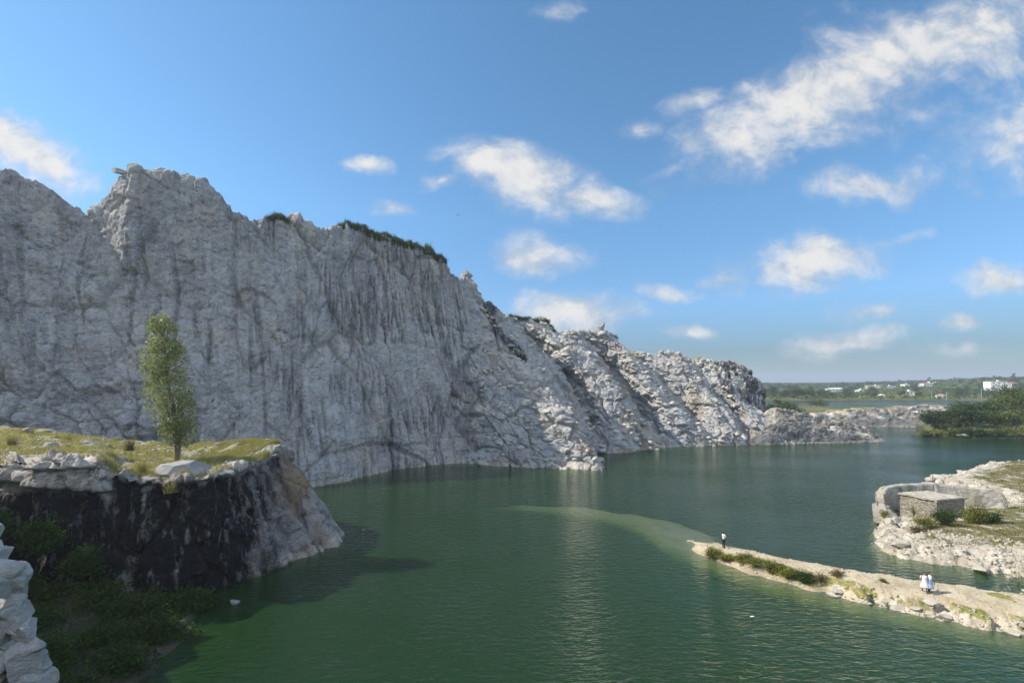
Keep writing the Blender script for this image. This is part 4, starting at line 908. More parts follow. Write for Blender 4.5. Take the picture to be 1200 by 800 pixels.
# ------------------------------------------------------------------ stone hut and curved wall
def stone_wall_mat():
    k = NT('hut_masonry'); v = k.pos((1.0, 1.0, 1.9))
    cell = k.n('ShaderNodeTexVoronoi'); cell.inputs['Scale'].default_value = 3.2; k.l(v, cell.inputs['Vector'])
    ed = k.voro(v, 3.2); sc = k.n('ShaderNodeSeparateColor'); k.l(cell.outputs['Color'], sc.inputs[0])
    c = k.mix(sc.outputs[0], (.22, .20, .16), (.47, .43, .34)); c = k.mix(k.rng(k.noise(v, 6, 5), .4, .7, 0, .6), c, (.22, .19, .14))
    c = k.mix(k.rng(ed, 0, .05, .7, 0), c, (.20, .185, .155))
    k.principled(c, .95, k.bump(k.math('ADD', k.rng(ed, 0, .12), k.noise(v, 8, 4)), .06)); return k.m
M_MAS = stone_wall_mat()
M_CONC = rock_mat('weathered_slab', (.28, .265, .23), (.42, .40, .35), (.30, .24, .16), bump=.06, attrs=('stain',), sc=1.1, cracks=.6)
M_ROOF = plain_mat('roof_slab', (.37, .34, .28), .95, .25, 2.5, .03)
A, Cc, B = np.array((48.1, 55.2)), np.array((49.8, 52.0)), np.array((54.2, 53.0)); D = A + B - Cc
hut = empty('stone_hut', (float(A[0] + B[0]) / 2, float(A[1] + B[1]) / 2, 2.0)); tag(hut, 'small flat roofed stone hut on the pale rock outcrop', 'hut')
HO = np.array(hut.location[:])
def prism(name, corners, z0, z1, mat, parent, o=(0, 0, 0), sub=10, rough=.03, seed=1, ztop=None):
    bm = bmesh.new(); n = len(corners)
    lo = [bm.verts.new((p[0] - o[0], p[1] - o[1], z0 - o[2])) for p in corners]; hi = [bm.verts.new((p[0] - o[0], p[1] - o[1], (z1 if ztop is None else ztop[i]) - o[2])) for i, p in enumerate(corners)]
    bm.faces.new(hi); bm.faces.new(lo[::-1])
    for i in range(n): bm.faces.new((lo[i], lo[(i + 1) % n], hi[(i + 1) % n], hi[i]))
    bmesh.ops.recalc_face_normals(bm, faces=bm.faces[:])
    if sub: bmesh.ops.subdivide_edges(bm, edges=bm.edges[:], cuts=sub, use_grid_fill=True)
    if rough:
        V = np.array([q.co[:] for q in bm.verts]) + np.array(o)
        dN = np.stack([fbm(V[:, 0] * 2.1, V[:, 1] * 2.1, V[:, 2] * 2.1, 3, seed + i) for i in range(3)], -1) * rough
        for q, d_ in zip(bm.verts, dN): q.co += Vector(d_)
    me = bpy.data.meshes.new(name); bm.to_mesh(me); bm.free(); return link(name, me, mat, parent)
def inset(pts, f):
    c = sum(pts) / len(pts); return [c + (p - c) * f for p in pts]
quad = [A, Cc, B, D]; qi = inset(quad, .955)
def wall_seg(p, q, th=.35):
    c = sum(quad) / 4; e = (q - p) / np.linalg.norm(q - p); n = np.array((-e[1], e[0])); n = n if np.dot(n, c - p) > 0 else -n
    return [p, q, q + n * th - e * th, p + n * th + e * th]
for i in range(4): prism('wall', wall_seg(qi[i], qi[(i + 1) % 4]), .6, 4.0, M_MAS, hut, HO, 12, .06, 50 + i)
prism('roof', inset(quad, 1.04), 4.005, 4.2, M_ROOF, hut, HO, 24, .11, 60)
prism('corner_pier', [qi[1] + (-.13, -.13), qi[1] + (.32, -.10), qi[1] + (.30, .25), qi[1] + (-.16, .25)], .6, 3.99, M_MAS, hut, HO, 6, .05, 64)

CW = [(46.3, 54.9, 2.5), (46.9, 55.9, 3.7), (48.2, 57.1, 4.25), (50.6, 58.4, 4.35), (54.3, 59.0, 4.35), (57.8, 58.6, 4.35), (60.7, 57.5, 4.3), (62.9, 55.9, 4.1)]
cw = np.array(CW); t = np.linspace(0, len(CW) - 1, 150); q = np.stack([np.interp(t, range(len(CW)), cw[:, i]) for i in range(3)], -1)
q = blur(q[:, None, :], (6, 0))[:, 0]
q[:, 2] -= 1.9 * (1 - sstep(0, 16, np.arange(150)))
q[:, 2] += .22 * fbm(t * 1.7, t * 0, oct=4, seed=705) + .14 * (worley(t * 1.1, t * 0 + .3, 706)[2] - .5)
tg = np.gradient(q[:, :2], axis=0); tg /= np.linalg.norm(tg, axis=1, keepdims=True); nr = np.stack([tg[:, 1], -tg[:, 0]], -1)       # towards the hut
prof_ = [(.75, 0.0), (.55, .25), (.38, .5), (.2, .75), (.05, .97), (-.05, 1.0), (-.4, 1.0), (-.8, 1.0), (-.95, .95), (-1.1, 0)]
rows = []
for o_, hf in prof_:
    z = .3 + (q[:, 2] - .3) * hf; rows.append(np.concatenate([q[:, :2] + nr * (o_ * (.45 + .55 * sstep(0, 18, np.arange(150))))[:, None], z[:, None]], 1))
Wg = np.stack(rows, 1); Nn = gnormals(Wg)
ss = np.repeat(np.arange(150)[:, None] * .15, Wg.shape[1], 1)
fine_g, _, _ = net([list(r) for r in Wg], .12, .12)
Nf = gnormals(fine_g); sfx = fine_g[..., 0]; sfz = fine_g[..., 2]
dd = .10 * fbm(sfx / 2, fine_g[..., 1] / 2, sfz / 2, 4, 700) + facets(sfx + fine_g[..., 1], sfz, 701, 2.2, .26, 1.2)
fine_g = fine_g + Nf * dd[..., None]
fine_g[-8:, :, 2] -= (np.linspace(0, 1, 8)[:, None] ** 1.5) * 1.2 * sstep(.5, 3, fine_g[-8:, :, 2])
st_ = .45 * sstep(.05, .4, fbm(sfx / 1.1, fine_g[..., 1] / 1.1, sfz / 4, 4, 702))
V = fine_g.reshape(-1, 3); nu_, nv_ = fine_g.shape[:2]
caps = [[i for i in range(nv_)], [(nu_ - 1) * nv_ + i for i in range(nv_)][::-1]]
me = mesh_np('curved_wall', V, grid_faces(nu_, nv_), attrs={'stain': st_})
bm = bmesh.new(); bm.from_mesh(me); bm.verts.ensure_lookup_table()
for c_ in caps:
    try: bm.faces.new([bm.verts[i] for i in c_])
    except Exception: pass
bm.to_mesh(me); bm.free()
tag(link('curved_wall', me, M_CONC), 'curved grey slab wall wrapping behind the stone hut', 'wall')

# thin post in the water edge behind the wall
M_WOOD = plain_mat('old_wood', (.10, .08, .06), .9, .3, 8)
M_METAL = plain_mat('grey_metal', (.42, .43, .44), .5, .15, 8)
def pole(name, p, h, r, mat, label, cat, arm=0):
    paths = [([(0, 0, -.4), (0.01, 0, h * .5), (.03, 0, h)], [r, r * .9, r * .7])]
    V, Fq = tube_np(paths, 8); rt = empty(name, p); tag(rt, label, cat); link('post', mesh_np('post', V, Fq, True), mat, rt)
    if arm:
        V, Fq = tube_np([([(-arm, 0, h * .92), (0, -.05, h * .92), (arm, 0, h * .92)], [.09, .1, .09])], 6); link('crossarm', mesh_np('crossarm', V, Fq), mat, rt)
    return rt
pp = P(1093, 563, 76.5); pole('wooden_post', (pp[0], pp[1], max(.1, ground_r(pp[0], pp[1])) - .1), 1.9, .07, M_WOOD, 'thin dark post standing at the tip of the far stony bank', 'post')
for px, Y, h, lab in ((1109, 416, 8, 'pale utility pole before the distant dark trees'), (1150, 418, 9.5, 'taller utility pole left of the big white house'), (1092, 420, 7, 'short pale pole beside the distant white houses')):
    x = (px - 600) / F * Y; pole('utility_pole', (x, Y, gz(x, Y)), h, .22, M_METAL, lab, 'pole', .9)

# ------------------------------------------------------------------ distant houses
M_WHITE = plain_mat('white_paint', (.78, .77, .74), .8, .06, .3); M_CREAM = plain_mat('cream_paint', (.62, .58, .45), .8, .08, .3)
M_GLASS = plain_mat('dark_window', (.03, .035, .04), .2, .1, 1); M_TIN = plain_mat('tin_roof', (.62, .64, .66), .5, .1, .4); M_TILE = plain_mat('tile_roof', (.30, .14, .09), .8, .2, .6)
HS = [(983, 454.5, 26, 560, 9, 'tin', M_WHITE, 'long low white shed with a tin roof among the left trees'), (1023, 451.5, 15, 740, 10, 'flat', M_CREAM, 'cream flat roofed block at the left of the pair on the horizon'),
      (1040, 451.8, 13, 745, 11, 'flat', M_WHITE, 'white flat roofed block at the right of the pair on the horizon'), (1061, 450, 6, 800, 10, 'flat', M_WHITE, 'small white house right of the horizon pair'),
      (1084, 448.4, 10, 700, 10, 'hip', M_WHITE, 'white house with a hipped roof above the dark trees'), (1092, 446.6, 6, 860, 9, 'flat', M_WHITE, 'tiny white house highest on the wooded hill'),
      (1063, 458.0, 7, 470, 8, 'flat', M_WHITE, 'white cottage low among the trees, left half of a pair'), (1071, 459, 5.5, 476, 8, 'hip', M_CREAM, 'cream cottage low among the trees, right half of a pair'),
      (1103, 461.5, 5, 440, 8, 'hip', M_TIN, 'grey hut between the utility poles and the cottages'), (1166, 446.8, 15, 520, 12, 'flat', M_WHITE, 'big white flat roofed house on the right slope'),
      (1184, 447.8, 8, 540, 9, 'hip', M_WHITE, 'white annexe right of the big white house'), (1007, 456.4, 6, 600, 8, 'flat', M_WHITE, 'small white house between the long shed and the cream block'),
      (1127, 456.6, 4, 520, 7, 'flat', M_CREAM, 'small cream house in the middle of the dark trees'), (1033, 463.4, 4, 450, 6, 'tin', M_TIN, 'low tin shed on the plain under the cream block')]
for px, pyt, wpx, Y, dep, rf, mt, lab in HS:
    cx = (px - 600) / F * Y; zt = HC + (HZ - pyt) / F * Y; w = wpx / F * Y; z0 = gz(cx, Y) - .5; h = max(3.2, zt - z0)
    rt = empty('house', (cx, Y, z0), math.radians(rt_.uniform(-18, 6))); tag(rt, lab, 'house')
    rh = 1.2 if rf != 'flat' else .35
    pr = [np.array(p) for p in ((-w / 2, -dep / 2), (w / 2, -dep / 2), (w / 2, dep / 2), (-w / 2, dep / 2))]
    prism('wall', pr, 0, h - rh, mt, rt, sub=0, rough=0)
    if rf == 'flat':
        r_ = prism('roof', inset(pr, 1.03), h - rh + .003, h, M_WHITE if mt is M_CREAM else M_CREAM, rt, sub=0, rough=0)
        prism('water_tank', [np.array(p) for p in ((w * .1, -1), (w * .1 + 1.6, -1), (w * .1 + 1.6, .8), (w * .1, .8))], h + .003, h + 1.5, M_WHITE, r_, sub=0, rough=0)
    else:
        bm = bmesh.new(); ov = inset(pr, 1.06); b_ = [bm.verts.new((*p, h - rh + .003)) for p in ov]; t_ = [bm.verts.new((-w * .3, 0, h + .4)), bm.verts.new((w * .3, 0, h + .4))]
        for f_ in ((b_[0], b_[1], t_[1], t_[0]), (b_[1], b_[2], t_[1]), (b_[2], b_[3], t_[0], t_[1]), (b_[3], b_[0], t_[0]), (b_[3], b_[2], b_[1], b_[0])): bm.faces.new(f_)
        me = bpy.data.meshes.new('roof'); bm.to_mesh(me); bm.free(); link('roof', me, M_TIN if rf == 'tin' else M_TILE, rt)
    st_n = max(1, int((h - rh) / 3.1)); nw = max(2, int(w / 4))
    for s_ in range(st_n):
        for c_ in range(nw):
            xw = -w / 2 + (c_ + .5) * w / nw; zw = (h - rh) - 2.3 - s_ * 3.1
            if zw < .4: continue
            prism('window', [np.array(p) for p in ((xw - .6, -dep / 2 - .04), (xw + .6, -dep / 2 - .04), (xw + .6, -dep / 2 + .1), (xw - .6, -dep / 2 + .1))], zw, zw + 1.3, M_GLASS, rt, sub=0, rough=0)

# ------------------------------------------------------------------ people
def skin_obj(name, J, E, mat, parent, sub=2):
    keys = list(J); me = bpy.data.meshes.new(name + '_rig'); me.from_pydata([J[k_][0] for k_ in keys], [(keys.index(a), keys.index(b)) for a, b in E], [])
    ob = bpy.data.objects.new(name + '_rig', me); COL.objects.link(ob)
    md = ob.modifiers.new('Skin', 'SKIN'); md.use_smooth_shade = True
    for i, k_ in enumerate(keys):
        r_ = J[k_][1]; r_ = r_ if isinstance(r_, tuple) else (r_, r_)
        me.skin_vertices[0].data[i].radius = r_; me.skin_vertices[0].data[i].use_root = (i == 0)
    m2 = ob.modifiers.new('Sub', 'SUBSURF'); m2.levels = sub; m2.render_levels = sub
    dg = bpy.context.evaluated_depsgraph_get(); me2 = bpy.data.meshes.new_from_object(ob.evaluated_get(dg)); me2.name = name
    bpy.data.objects.remove(ob); bpy.data.meshes.remove(me)
    return link(name, me2, mat, parent)
M_SKIN = plain_mat('skin', (.27, .15, .095), .6, .05, 5); M_HAIR = plain_mat('black_hair', (.012, .011, .011), .5, .1, 20)
M_SHIRT = plain_mat('pale_shirt', (.62, .64, .66), .8, .05, 5); M_TROU = plain_mat('dark_trousers', (.022, .022, .028), .8, .1, 6); M_WDRESS = plain_mat('white_dress', (.75, .74, .75), .8, .04, 5)
M_BDRESS = plain_mat('light_blue_dress', (.33, .48, .70), .8, .06, 5); M_SCARF = plain_mat('white_scarf', (.75, .77, .80), .8, .04, 5); M_PHONE = plain_mat('dark_phone', (.02, .02, .022), .3, .1, 5)
def loft(name, rings, mat, parent, n=24):
    V, Fq = [], []
    for cx, cy, z, a, b in rings:
        for i in range(n):
            t_ = 2 * math.pi * i / n; wv = 1 + .05 * math.sin(5 * t_ + 2) * min(1, max(0, 1.1 - z)); V.append((cx + a * wv * math.cos(t_), cy + b * wv * math.sin(t_), z))
    for k_ in range(len(rings) - 1):
        for i in range(n): Fq.append((k_ * n + i, k_ * n + (i + 1) % n, (k_ + 1) * n + (i + 1) % n, (k_ + 1) * n + i))
    return link(name, mesh_np(name, np.array(V), np.array(Fq), True), mat, parent)
def person(loc, rz, h, label, legs, arms, dress=None, top=None, trousers=True, hair='short', lean=0.0, phone=False, scarf=False, shoe=M_TROU):
    rt = empty('person', loc, rz); s = h / 1.7; tag(rt, label, 'person')
    J = {'pel': ((0, 0, .93), (.145, .10)), 'wai': ((0, lean * .2, 1.07), (.125, .09)), 'che': ((0, lean * .5, 1.27), (.15, .10)), 'clav': ((0, lean * .75, 1.40), (.10, .075)), 'nek': ((0, lean * .9, 1.475), .052),
         'jaw': ((0, lean + .025, 1.535), (.062, .07)), 'hed': ((0, lean + .012, 1.60), (.076, .092)), 'crn': ((0, lean, 1.665), (.06, .072)), 'nos': ((0, lean + .118, 1.578), .014), 'earl': ((-.085, lean, 1.585), .016), 'earr': ((.085, lean, 1.585), .016)}
    E = [('pel', 'wai'), ('wai', 'che'), ('che', 'clav'), ('clav', 'nek'), ('nek', 'jaw'), ('jaw', 'hed'), ('hed', 'crn'), ('hed', 'nos'), ('hed', 'earl'), ('hed', 'earr')]
    cl = {'shirt': ['pel', 'wai', 'che', 'clav'], 'trou': ['pel']}
    for sd, nm in ((-1, 'l'), (1, 'r')):
        kn, an, to = legs[nm]
        J['hip' + nm] = ((sd * .09, 0, .86), .088); J['kne' + nm] = ((sd * .10, kn, .49), .058); J['ank' + nm] = ((sd * .10, an, .085), .04); J['toe' + nm] = ((sd * .115, an + to, .035), (.04, .03))
        E += [('pel', 'hip' + nm), ('hip' + nm, 'kne' + nm), ('kne' + nm, 'ank' + nm), ('ank' + nm, 'toe' + nm)]
        el, wr, fd = [np.array(q_, float) for q_ in arms[nm]]
        J['sho' + nm] = ((sd * .185, lean * .75, 1.385), .052); J['elb' + nm] = (tuple(el), .04); J['wri' + nm] = (tuple(wr), .028)
        fd = fd / np.linalg.norm(fd); side = np.cross(fd, (0, 0, 1.)); side = side / (np.linalg.norm(side) + 1e-6) if np.linalg.norm(side) > .1 else np.array((0, 1., 0))
        J['plm' + nm] = (tuple(wr + fd * .06), (.036, .02)); E += [('clav', 'sho' + nm), ('sho' + nm, 'elb' + nm), ('elb' + nm, 'wri' + nm), ('wri' + nm, 'plm' + nm)]
        for fi, (off, L_) in enumerate(((-.03, .07), (-.01, .085), (.01, .08), (.03, .062))):
            J['f%d%s' % (fi, nm)] = (tuple(wr + fd * .10 + side * off), .009); J['g%d%s' % (fi, nm)] = (tuple(wr + fd * (.10 + L_ * .9) + side * off * 1.15 + np.array((0, 0, -.018))), .007)
            E += [('plm' + nm, 'f%d%s' % (fi, nm)), ('f%d%s' % (fi, nm), 'g%d%s' % (fi, nm))]
        J['t' + nm] = (tuple(wr + fd * .05 + side * -.05 + np.array((0, .01, .01))), .010); E.append(('plm' + nm, 't' + nm))
    body = skin_obj('person_body', J, E, M_SKIN, rt); body.name = 'body'; body.scale = (s, s, s)
    grow = lambda k_, d_: (J[k_][0], tuple(r_ + d_ for r_ in J[k_][1]) if isinstance(J[k_][1], tuple) else J[k_][1] + d_)
    mid = lambda a_, b_, t_: tuple(np.array(J[a_][0]) * (1 - t_) + np.array(J[b_][0]) * t_)
    if top is not None:
        K = {k_: grow(k_, .022) for k_ in ('pel', 'wai', 'che', 'clav')}; e_ = [('pel', 'wai'), ('wai', 'che'), ('che', 'clav')]
        for nm in 'lr':
            K['sho' + nm] = grow('sho' + nm, .02); K['elb' + nm] = (mid('sho' + nm, 'elb' + nm, .9), .056); e_ += [('clav', 'sho' + nm), ('sho' + nm, 'elb' + nm)]
        c_ = skin_obj('shirt', K, e_, top, rt); c_.scale = (s, s, s)
    if trousers:
        K = {'pel': grow('pel', .012)}; e_ = []
        for nm in 'lr':
            K['hip' + nm] = grow('hip' + nm, .016); K['kne' + nm] = grow('kne' + nm, .02); K['ank' + nm] = (mid('kne' + nm, 'ank' + nm, .96), .058); e_ += [('pel', 'hip' + nm), ('hip' + nm, 'kne' + nm), ('kne' + nm, 'ank' + nm)]
        c_ = skin_obj('trousers', K, e_, shoe, rt); c_.scale = (s, s, s)
    if dress is not None:
        l_ = lean
        c_ = loft('dress', [(0, l_ * .8, 1.44, .07, .065), (0, l_ * .75, 1.41, .17, .105), (0, l_ * .5, 1.27, .185, .135), (0, l_ * .2, 1.08, .16, .12), (0, 0, .92, .205, .15), (0, .01, .72, .24, .19), (0, .02, .50, .28, .235), (0, .02, .42, .285, .24), (0, .02, .421, .27, .225)], dress, rt); c_.scale = (s, s, s)
        for nm in 'lr':
            V, Fq = tube_np([([J['sho' + nm][0], mid('sho' + nm, 'elb' + nm, .5), mid('sho' + nm, 'elb' + nm, .95)], [.075, .065, .055])], 12); c_ = link('sleeve', mesh_np('sleeve', V, Fq, True), dress, rt); c_.scale = (s, s, s)
    bm = bmesh.new(); bmesh.ops.create_icosphere(bm, subdivisions=3, radius=1)
    for q_ in bm.verts:
        p_ = q_.co.copy(); z_ = p_.z
        if p_.y > .35 and z_ < .35: q_.co = (p_.x * .07, .35 * .1 + lean, 1.615 + max(z_, -.2) * .1); continue
        q_.co = (p_.x * .092, p_.y * .108 + lean - .008, 1.625 + (z_ * .09 if z_ > 0 or hair == 'short' else z_ * .36))
        if hair == 'short' and z_ < -.35: q_.co.z = 1.625 - .035 + z_ * .03
        if hair == 'long' and z_ < 0: q_.co.y = lean - .03 + min(0, p_.y) * .11 - .02; q_.co.x = p_.x * (.1 + .05 * -z_)
    me = bpy.data.meshes.new('hair'); bm.to_mesh(me); bm.free(); c_ = link('hair', me, M_HAIR, rt); c_.scale = (s, s, s)
    if scarf:
        c_ = loft('scarf', [(0, lean * .9 + .01, 1.50, .075, .075), (0, lean * .85 + .02, 1.46, .12, .10), (0, lean * .7 + .025, 1.38, .17, .125), (0, lean * .6 + .03, 1.27, .15, .155), (0, lean * .5 + .03, 1.15, .09, .165)], M_SCARF, rt); c_.scale = (s, s, s)
    for sd, nm in ((-1, 'l'), (1, 'r')):
        t_ = J['toe' + nm][0]; a_ = J['ank' + nm][0]
        V, Fq = tube_np([([(a_[0], a_[1] - .05, .05), (a_[0], a_[1] + .02, .055), tuple(np.array(t_) * .6 + np.array(a_) * .4 * np.array((1, 1, .5))), (t_[0], t_[1] + .04, .03)], [.035, .05, .045, .03])], 10)
        c_ = link('shoe', mesh_np('shoe', V, Fq, True), M_TROU, rt); c_.scale = (s, s, s)
    if phone:
        ph = link('phone', None) if False else prism('phone', [np.array(p_) for p_ in ((-.04, -.005), (.04, -.005), (.04, .006), (-.04, .006))], -.08, .08, M_PHONE, None, sub=0, rough=0)
        return rt, ph
    return rt
def stand(px, py, Y0, Y1):                                     # the point of the spit that the sight line of the feet meets
    ys = np.linspace(Y0, Y1, 400); xs = (px - 600) / F * ys; zs = HC + (HZ - py) / F * ys; hs_ = h_spit(xs, ys)
    i = np.argmin(np.abs(hs_ - zs)); return float(xs[i]), float(ys[i]), float(hs_[i])
p = stand(848, 642, 43, 52)
man, ph = person((p[0], p[1], p[2] + .005), math.radians(-80), 1.72, 'person in a pale shirt and dark trousers standing at the spit tip with raised hands',
    {'l': (.01, -.02, .12), 'r': (.03, .03, .12)}, {'l': ((-.25, .06, 1.13), (-.09, .30, 1.24), (.6, .6, .35)), 'r': ((.25, .06, 1.13), (.09, .30, 1.24), (-.6, .6, .35))}, top=M_SHIRT, phone=True)
R_ = Vector((0, .40, 1.33)); R_.rotate(man.rotation_euler); ph.location = man.location + R_; ph.rotation_euler = (math.radians(-18), 0, math.radians(-80)); ph.name = 'phone'
tag(ph, 'small dark phone held up by the person at the spit tip', 'phone')
walk = {'l': (.16, .10, .13), 'r': (.02, -.24, .11)}; walk2 = {'l': (.02, -.22, .11), 'r': (.16, .12, .13)}
p = stand(1083.5, 693.5, 33, 40)
person((p[0], p[1], p[2] + .005), math.radians(150), 1.62, 'person in a white dress walking on the spit at the left of a couple', walk, {'l': ((-.27, -.05, 1.13), (-.29, .03, .88), (0, .2, -1)), 'r': ((.25, -.1, 1.14), (.30, .08, 1.0), (.5, .6, -.2))}, dress=M_WDRESS, trousers=False, hair='short', lean=.05)
p = stand(1089, 694.5, 33, 40)
person((p[0], p[1], p[2] + .005), math.radians(165), 1.66, 'person in a light blue dress with long black hair and a white scarf', walk2, {'l': ((-.26, .0, 1.12), (-.27, .1, .9), (0, .3, -1)), 'r': ((.27, -.03, 1.13), (.22, .18, 1.0), (-.3, .8, 0))}, dress=M_BDRESS, trousers=True, hair='long', lean=.04, scarf=True)

# white scrap drifting on the water, bird in the sky
def debris(p, s, seed, label):
    o = link('floating_scrap', rock_mesh('floating_scrap', seed, 2, .18), M_SCARF); o.location = p; o.scale = (s * 1.6, s * .6, s); o.rotation_euler = (0, 0, .2); tag(o, label, 'litter')
a_ = wl(882, 722); debris((a_[0], a_[1], .02), .15, 990, 'white scrap floating on the dark water near the photo bottom')
a_ = wl(426, 620); debris((a_[0], a_[1], .02), .13, 991, 'tiny white scrap floating beyond the promontory tip')
bp = P(537, 252, 120); bm = bmesh.new()
rt = empty('bird', bp, .6); tag(rt, 'small dark bird flying beside the cliff top cloud', 'bird')
V, Fq = tube_np([([(0, -.3, 0), (0, -.12, .02), (0, .1, .03), (0, .24, .03), (0, .33, .02)], [.01, .07, .08, .05, .015])], 8); bodyb = link('body', mesh_np('body', V, Fq, True), M_TROU, rt)
for sd in (-1, 1):
    bm = bmesh.new(); vs = [bm.verts.new(c_) for c_ in ((sd * .05, .12, .04), (sd * .05, -.08, .03), (sd * .38, -.10, .2), (sd * .72, -.16, .12), (sd * .40, .08, .22))]
    bm.faces.new(vs); r_ = bmesh.ops.extrude_face_region(bm, geom=bm.faces[:]); bmesh.ops.translate(bm, verts=[g for g in r_['geom'] if isinstance(g, bmesh.types.BMVert)], vec=(0, 0, .012)); bmesh.ops.recalc_face_normals(bm, faces=bm.faces[:])
    me = bpy.data.meshes.new('wing'); bm.to_mesh(me); bm.free(); link('wing', me, M_TROU, rt)
# ------------------------------------------------------------------ sun, sky with clouds, haze, camera
S_DIR = Vector((-.735, .01, .675)).normalized()
SKY_STR, SUN_STR, EXPO, HAZE = .15, 3.9, 0.74, .0003
el = math.asin(S_DIR.z); az = math.atan2(S_DIR.x, S_DIR.y)
ld = bpy.data.lights.new('sun', 'SUN'); ld.energy = SUN_STR; ld.angle = math.radians(.5); ld.color = (1, .91, .78)
lo = bpy.data.objects.new('sun', ld); COL.objects.link(lo); lo.rotation_euler = (-S_DIR).to_track_quat('-Z', 'Y').to_euler()
W = bpy.data.worlds.new('World'); SC.world = W; W.use_nodes = True; T = W.node_tree; T.nodes.clear()
class WT(NT):
    def __init__(s): s.t = T
k = WT()
out = k.n('ShaderNodeOutputWorld'); bg = k.n('ShaderNodeBackground'); k.l(bg.outputs[0], out.inputs[0]); bg.inputs[1].default_value = SKY_STR
sky = k.n('ShaderNodeTexSky'); sky.sky_type = 'NISHITA'; sky.sun_disc = False; sky.sun_elevation = el; sky.sun_rotation = az % (2 * math.pi)
sky.air_density = 1.0; sky.dust_density = .6; sky.ozone_density = 1.6; sky.altitude = 900
gen = k.n('ShaderNodeTexCoord').outputs['Generated']; sp = k.n('ShaderNodeSeparateXYZ'); k.l(gen, sp.inputs[0])
yy_ = k.math('MAXIMUM', sp.outputs[1], .03)
cmb = k.n('ShaderNodeCombineXYZ'); k.l(k.math('DIVIDE', sp.outputs[0], yy_), cmb.inputs[0]); k.l(k.math('DIVIDE', sp.outputs[2], yy_), cmb.inputs[1])
uv = cmb.outputs[0]
wn = k.n('ShaderNodeTexNoise'); wn.inputs['Scale'].default_value = 5; wn.inputs['Detail'].default_value = 4; k.l(uv, wn.inputs['Vector'])
w1 = k.n('ShaderNodeVectorMath', operation='SUBTRACT'); k.l(wn.outputs['Color'], w1.inputs[0]); w1.inputs[1].default_value = (.5, .5, .5)
w2 = k.n('ShaderNodeVectorMath', operation='SCALE'); k.l(w1.outputs[0], w2.inputs[0]); w2.inputs['Scale'].default_value = .10
w3 = k.n('ShaderNodeVectorMath', operation='ADD'); k.l(uv, w3.inputs[0]); k.l(w2.outputs[0], w3.inputs[1]); wuv = w3.outputs[0]
CL = [(1090, 60, 230, 85, 22, .62), (1010, 88, 225, 60, 27, .82), (868, 165, 74, 58, 10, .98), (1130, 35, 170, 62, 20, .72), (940, 110, 135, 52, 25, .85), (1190, 165, 90, 55, 25, .75), (1030, 212, 85, 26, 8, .72), (812, 120, 40, 18, 20, .6),
      (610, 205, 95, 42, -12, 1.05), (575, 195, 55, 32, 0, 1.0), (690, 232, 65, 24, -10, .9), (520, 213, 30, 12, 0, .6), (628, 300, 58, 30, -5, .95), (648, 250, 40, 14, 0, .45), (675, 366, 90, 24, 0, 1.0), (945, 312, 92, 36, 8, 1.05), (925, 325, 70, 22, 0, .8), (775, 344, 48, 12, 0, .8),
      (35, 178, 78, 38, -28, 1.1), (0, 155, 50, 30, 0, 1.0), (432, 193, 36, 12, 0, .75), (1172, 328, 55, 20, 0, .85), (1130, 378, 32, 13, 0, .7), (805, 391, 36, 12, 0, .85), (990, 402, 80, 18, 3, .75), (1025, 370, 55, 14, 0, .55), (1058, 278, 34, 14, 20, .55),
      (655, 12, 40, 16, 15, .5), (755, 145, 32, 14, 0, .45), (460, 241, 32, 13, 0, .5), (850, 330, 40, 10, 0, .5), (720, 420, 60, 10, 0, .4), (1100, 410, 90, 12, 0, .4), (790, 190, 40, 10, 25, .4),
      (-250, 160, 180, 60, -20, .9), (1500, 60, 200, 70, 20, .9), (1420, 290, 120, 30, 0, .8), (300, -250, 200, 70, 20, .8), (900, -220, 220, 60, 10, .9)]
acc = None
for (cx, cy, rx, ry, an, s_) in CL:
    mp = k.n('ShaderNodeMapping', vector_type='TEXTURE'); k.l(wuv, mp.inputs[0])
    mp.inputs[1].default_value = ((cx - 600) / F, (HZ - cy) / F, 0); mp.inputs[2].default_value = (0, 0, math.radians(an)); mp.inputs[3].default_value = (rx / F * 1.35, ry / F * 1.35, 1)
    ln = k.n('ShaderNodeVectorMath', operation='LENGTH'); k.l(mp.outputs[0], ln.inputs[0])
    f_ = k.math('MULTIPLY_ADD', ln.outputs['Value'], -s_); f_.node.inputs[2].default_value = s_
    acc = f_ if acc is None else k.math('MAXIMUM', acc, f_)
def cn(off):
    a = k.n('ShaderNodeMapping'); k.l(wuv, a.inputs[0]); a.inputs[1].default_value = (*off, 0); a.inputs[3].default_value = (1, 1.45, 1)
    n1 = k.n('ShaderNodeTexNoise'); n1.inputs['Scale'].default_value = 5.0; n1.inputs['Detail'].default_value = 9; n1.inputs['Roughness'].default_value = .62; k.l(a.outputs[0], n1.inputs['Vector']); return n1.outputs[0]
n_a = cn((0, 0)); n_b = cn((-.018, -.035))
fn_ = k.n('ShaderNodeTexNoise'); fn_.inputs['Scale'].default_value = 17; fn_.inputs['Detail'].default_value = 6; fn_.inputs['Roughness'].default_value = .6; k.l(wuv, fn_.inputs['Vector'])
dens = k.math('ADD', acc, k.math('MULTIPLY', k.math('SUBTRACT', n_a, .5), 1.35)); dens = k.math('ADD', dens, k.math('MULTIPLY', k.math('SUBTRACT', fn_.outputs[0], .5), .55))
al = k.rng(dens, .06, .9, 0, .95)
al = k.math('MULTIPLY', al, k.rng(acc, .0, .22)); al = k.math('MULTIPLY', al, k.rng(sp.outputs[1], .03, .1))
lit = k.rng(k.math('ADD', k.math('MULTIPLY', k.math('SUBTRACT', n_a, n_b), 2.2), k.math('MULTIPLY', dens, .45)), -.1, .55)
CB = 3.5
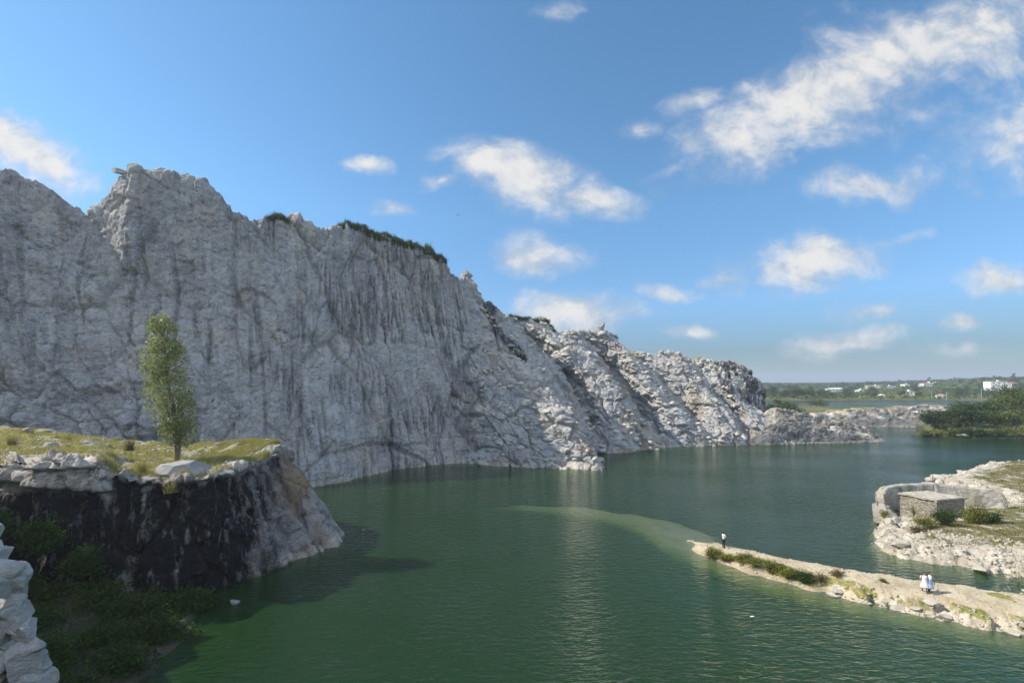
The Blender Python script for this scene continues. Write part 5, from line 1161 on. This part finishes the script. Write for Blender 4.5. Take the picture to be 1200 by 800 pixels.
cc = k.mix(lit, (CB * .56, CB * .64, CB * .74), (CB, CB * .98, CB * .95))
rp = k.n('ShaderNodeValToRGB'); k.l(sp.outputs[2], rp.inputs[0]); e_ = rp.color_ramp.elements
e_[0].position = 0.0; e_[0].color = (.19, .235, .265, 1); e_[1].position = .62; e_[1].color = (.49, .74, .80, 1)
for p_, c_ in ((.06, (.20, .265, .315, 1)), (.16, (.40, .55, .655, 1)), (.34, (.50, .725, .79, 1))):
    q_ = rp.color_ramp.elements.new(p_); q_.color = c_
sk = k.n('ShaderNodeMix', data_type='RGBA', blend_type='MULTIPLY'); sk.inputs[0].default_value = 1; k.l(sky.outputs[0], sk.inputs[6]); k.l(rp.outputs[0], sk.inputs[7])
# unseen bright cloud deck behind the camera, added as fill light for the cliff
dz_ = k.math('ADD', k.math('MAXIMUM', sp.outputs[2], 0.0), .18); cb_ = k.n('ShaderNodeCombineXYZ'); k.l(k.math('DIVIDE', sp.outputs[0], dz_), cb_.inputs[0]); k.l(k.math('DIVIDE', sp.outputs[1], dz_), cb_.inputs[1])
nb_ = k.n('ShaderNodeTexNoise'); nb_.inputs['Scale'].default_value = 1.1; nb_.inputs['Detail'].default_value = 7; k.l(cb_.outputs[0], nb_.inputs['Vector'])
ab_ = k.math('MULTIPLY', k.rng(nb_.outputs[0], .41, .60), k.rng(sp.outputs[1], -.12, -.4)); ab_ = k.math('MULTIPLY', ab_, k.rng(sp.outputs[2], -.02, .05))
base_ = k.mix(al, sk.outputs[2], cc)
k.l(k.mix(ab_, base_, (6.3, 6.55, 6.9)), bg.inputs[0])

if HAZE > 0:
    k = NT('haze_air'); pv = k.n('ShaderNodeVolumePrincipled'); pv.inputs['Color'].default_value = (.80, .88, 1, 1); pv.inputs['Density'].default_value = HAZE; pv.inputs['Anisotropy'].default_value = .2
    k.l(pv.outputs[0], k.out.inputs['Volume'])
    bm = bmesh.new(); bmesh.ops.create_cube(bm, size=1)
    for q in bm.verts: q.co = Vector((q.co.x * 12400, q.co.y * 12400, 41 + q.co.z * 108))
    me = bpy.data.meshes.new('haze'); bm.to_mesh(me); bm.free(); o = link('haze', me, k.m); tag(o, 'thin pale blue air over the lake', 'haze', kind='stuff')

cd = bpy.data.cameras.new('camera'); cam = bpy.data.objects.new('camera', cd); COL.objects.link(cam)
cam.location = (0, 0, HC); cam.rotation_euler = (math.radians(90), 0, 0); cd.sensor_width = 36; cd.lens = F / 1200 * 36; cd.shift_y = (HZ - 400) / 1200; cd.clip_start = .05; cd.clip_end = 20000
SC.camera = cam
SC.view_settings.view_transform = 'Standard'; SC.view_settings.look = 'None'; SC.view_settings.exposure = EXPO; SC.view_settings.gamma = 1; SC.view_settings.use_curve_mapping = False
SC.render.engine = 'CYCLES'; SC.cycles.use_denoising = True; SC.cycles.max_bounces = 8; SC.cycles.transparent_max_bounces = 12; SC.cycles.volume_bounces = 0; SC.cycles.caustics_reflective = False; SC.cycles.caustics_refractive = False
SC.cycles.use_adaptive_sampling = True; SC.cycles.adaptive_threshold = .01
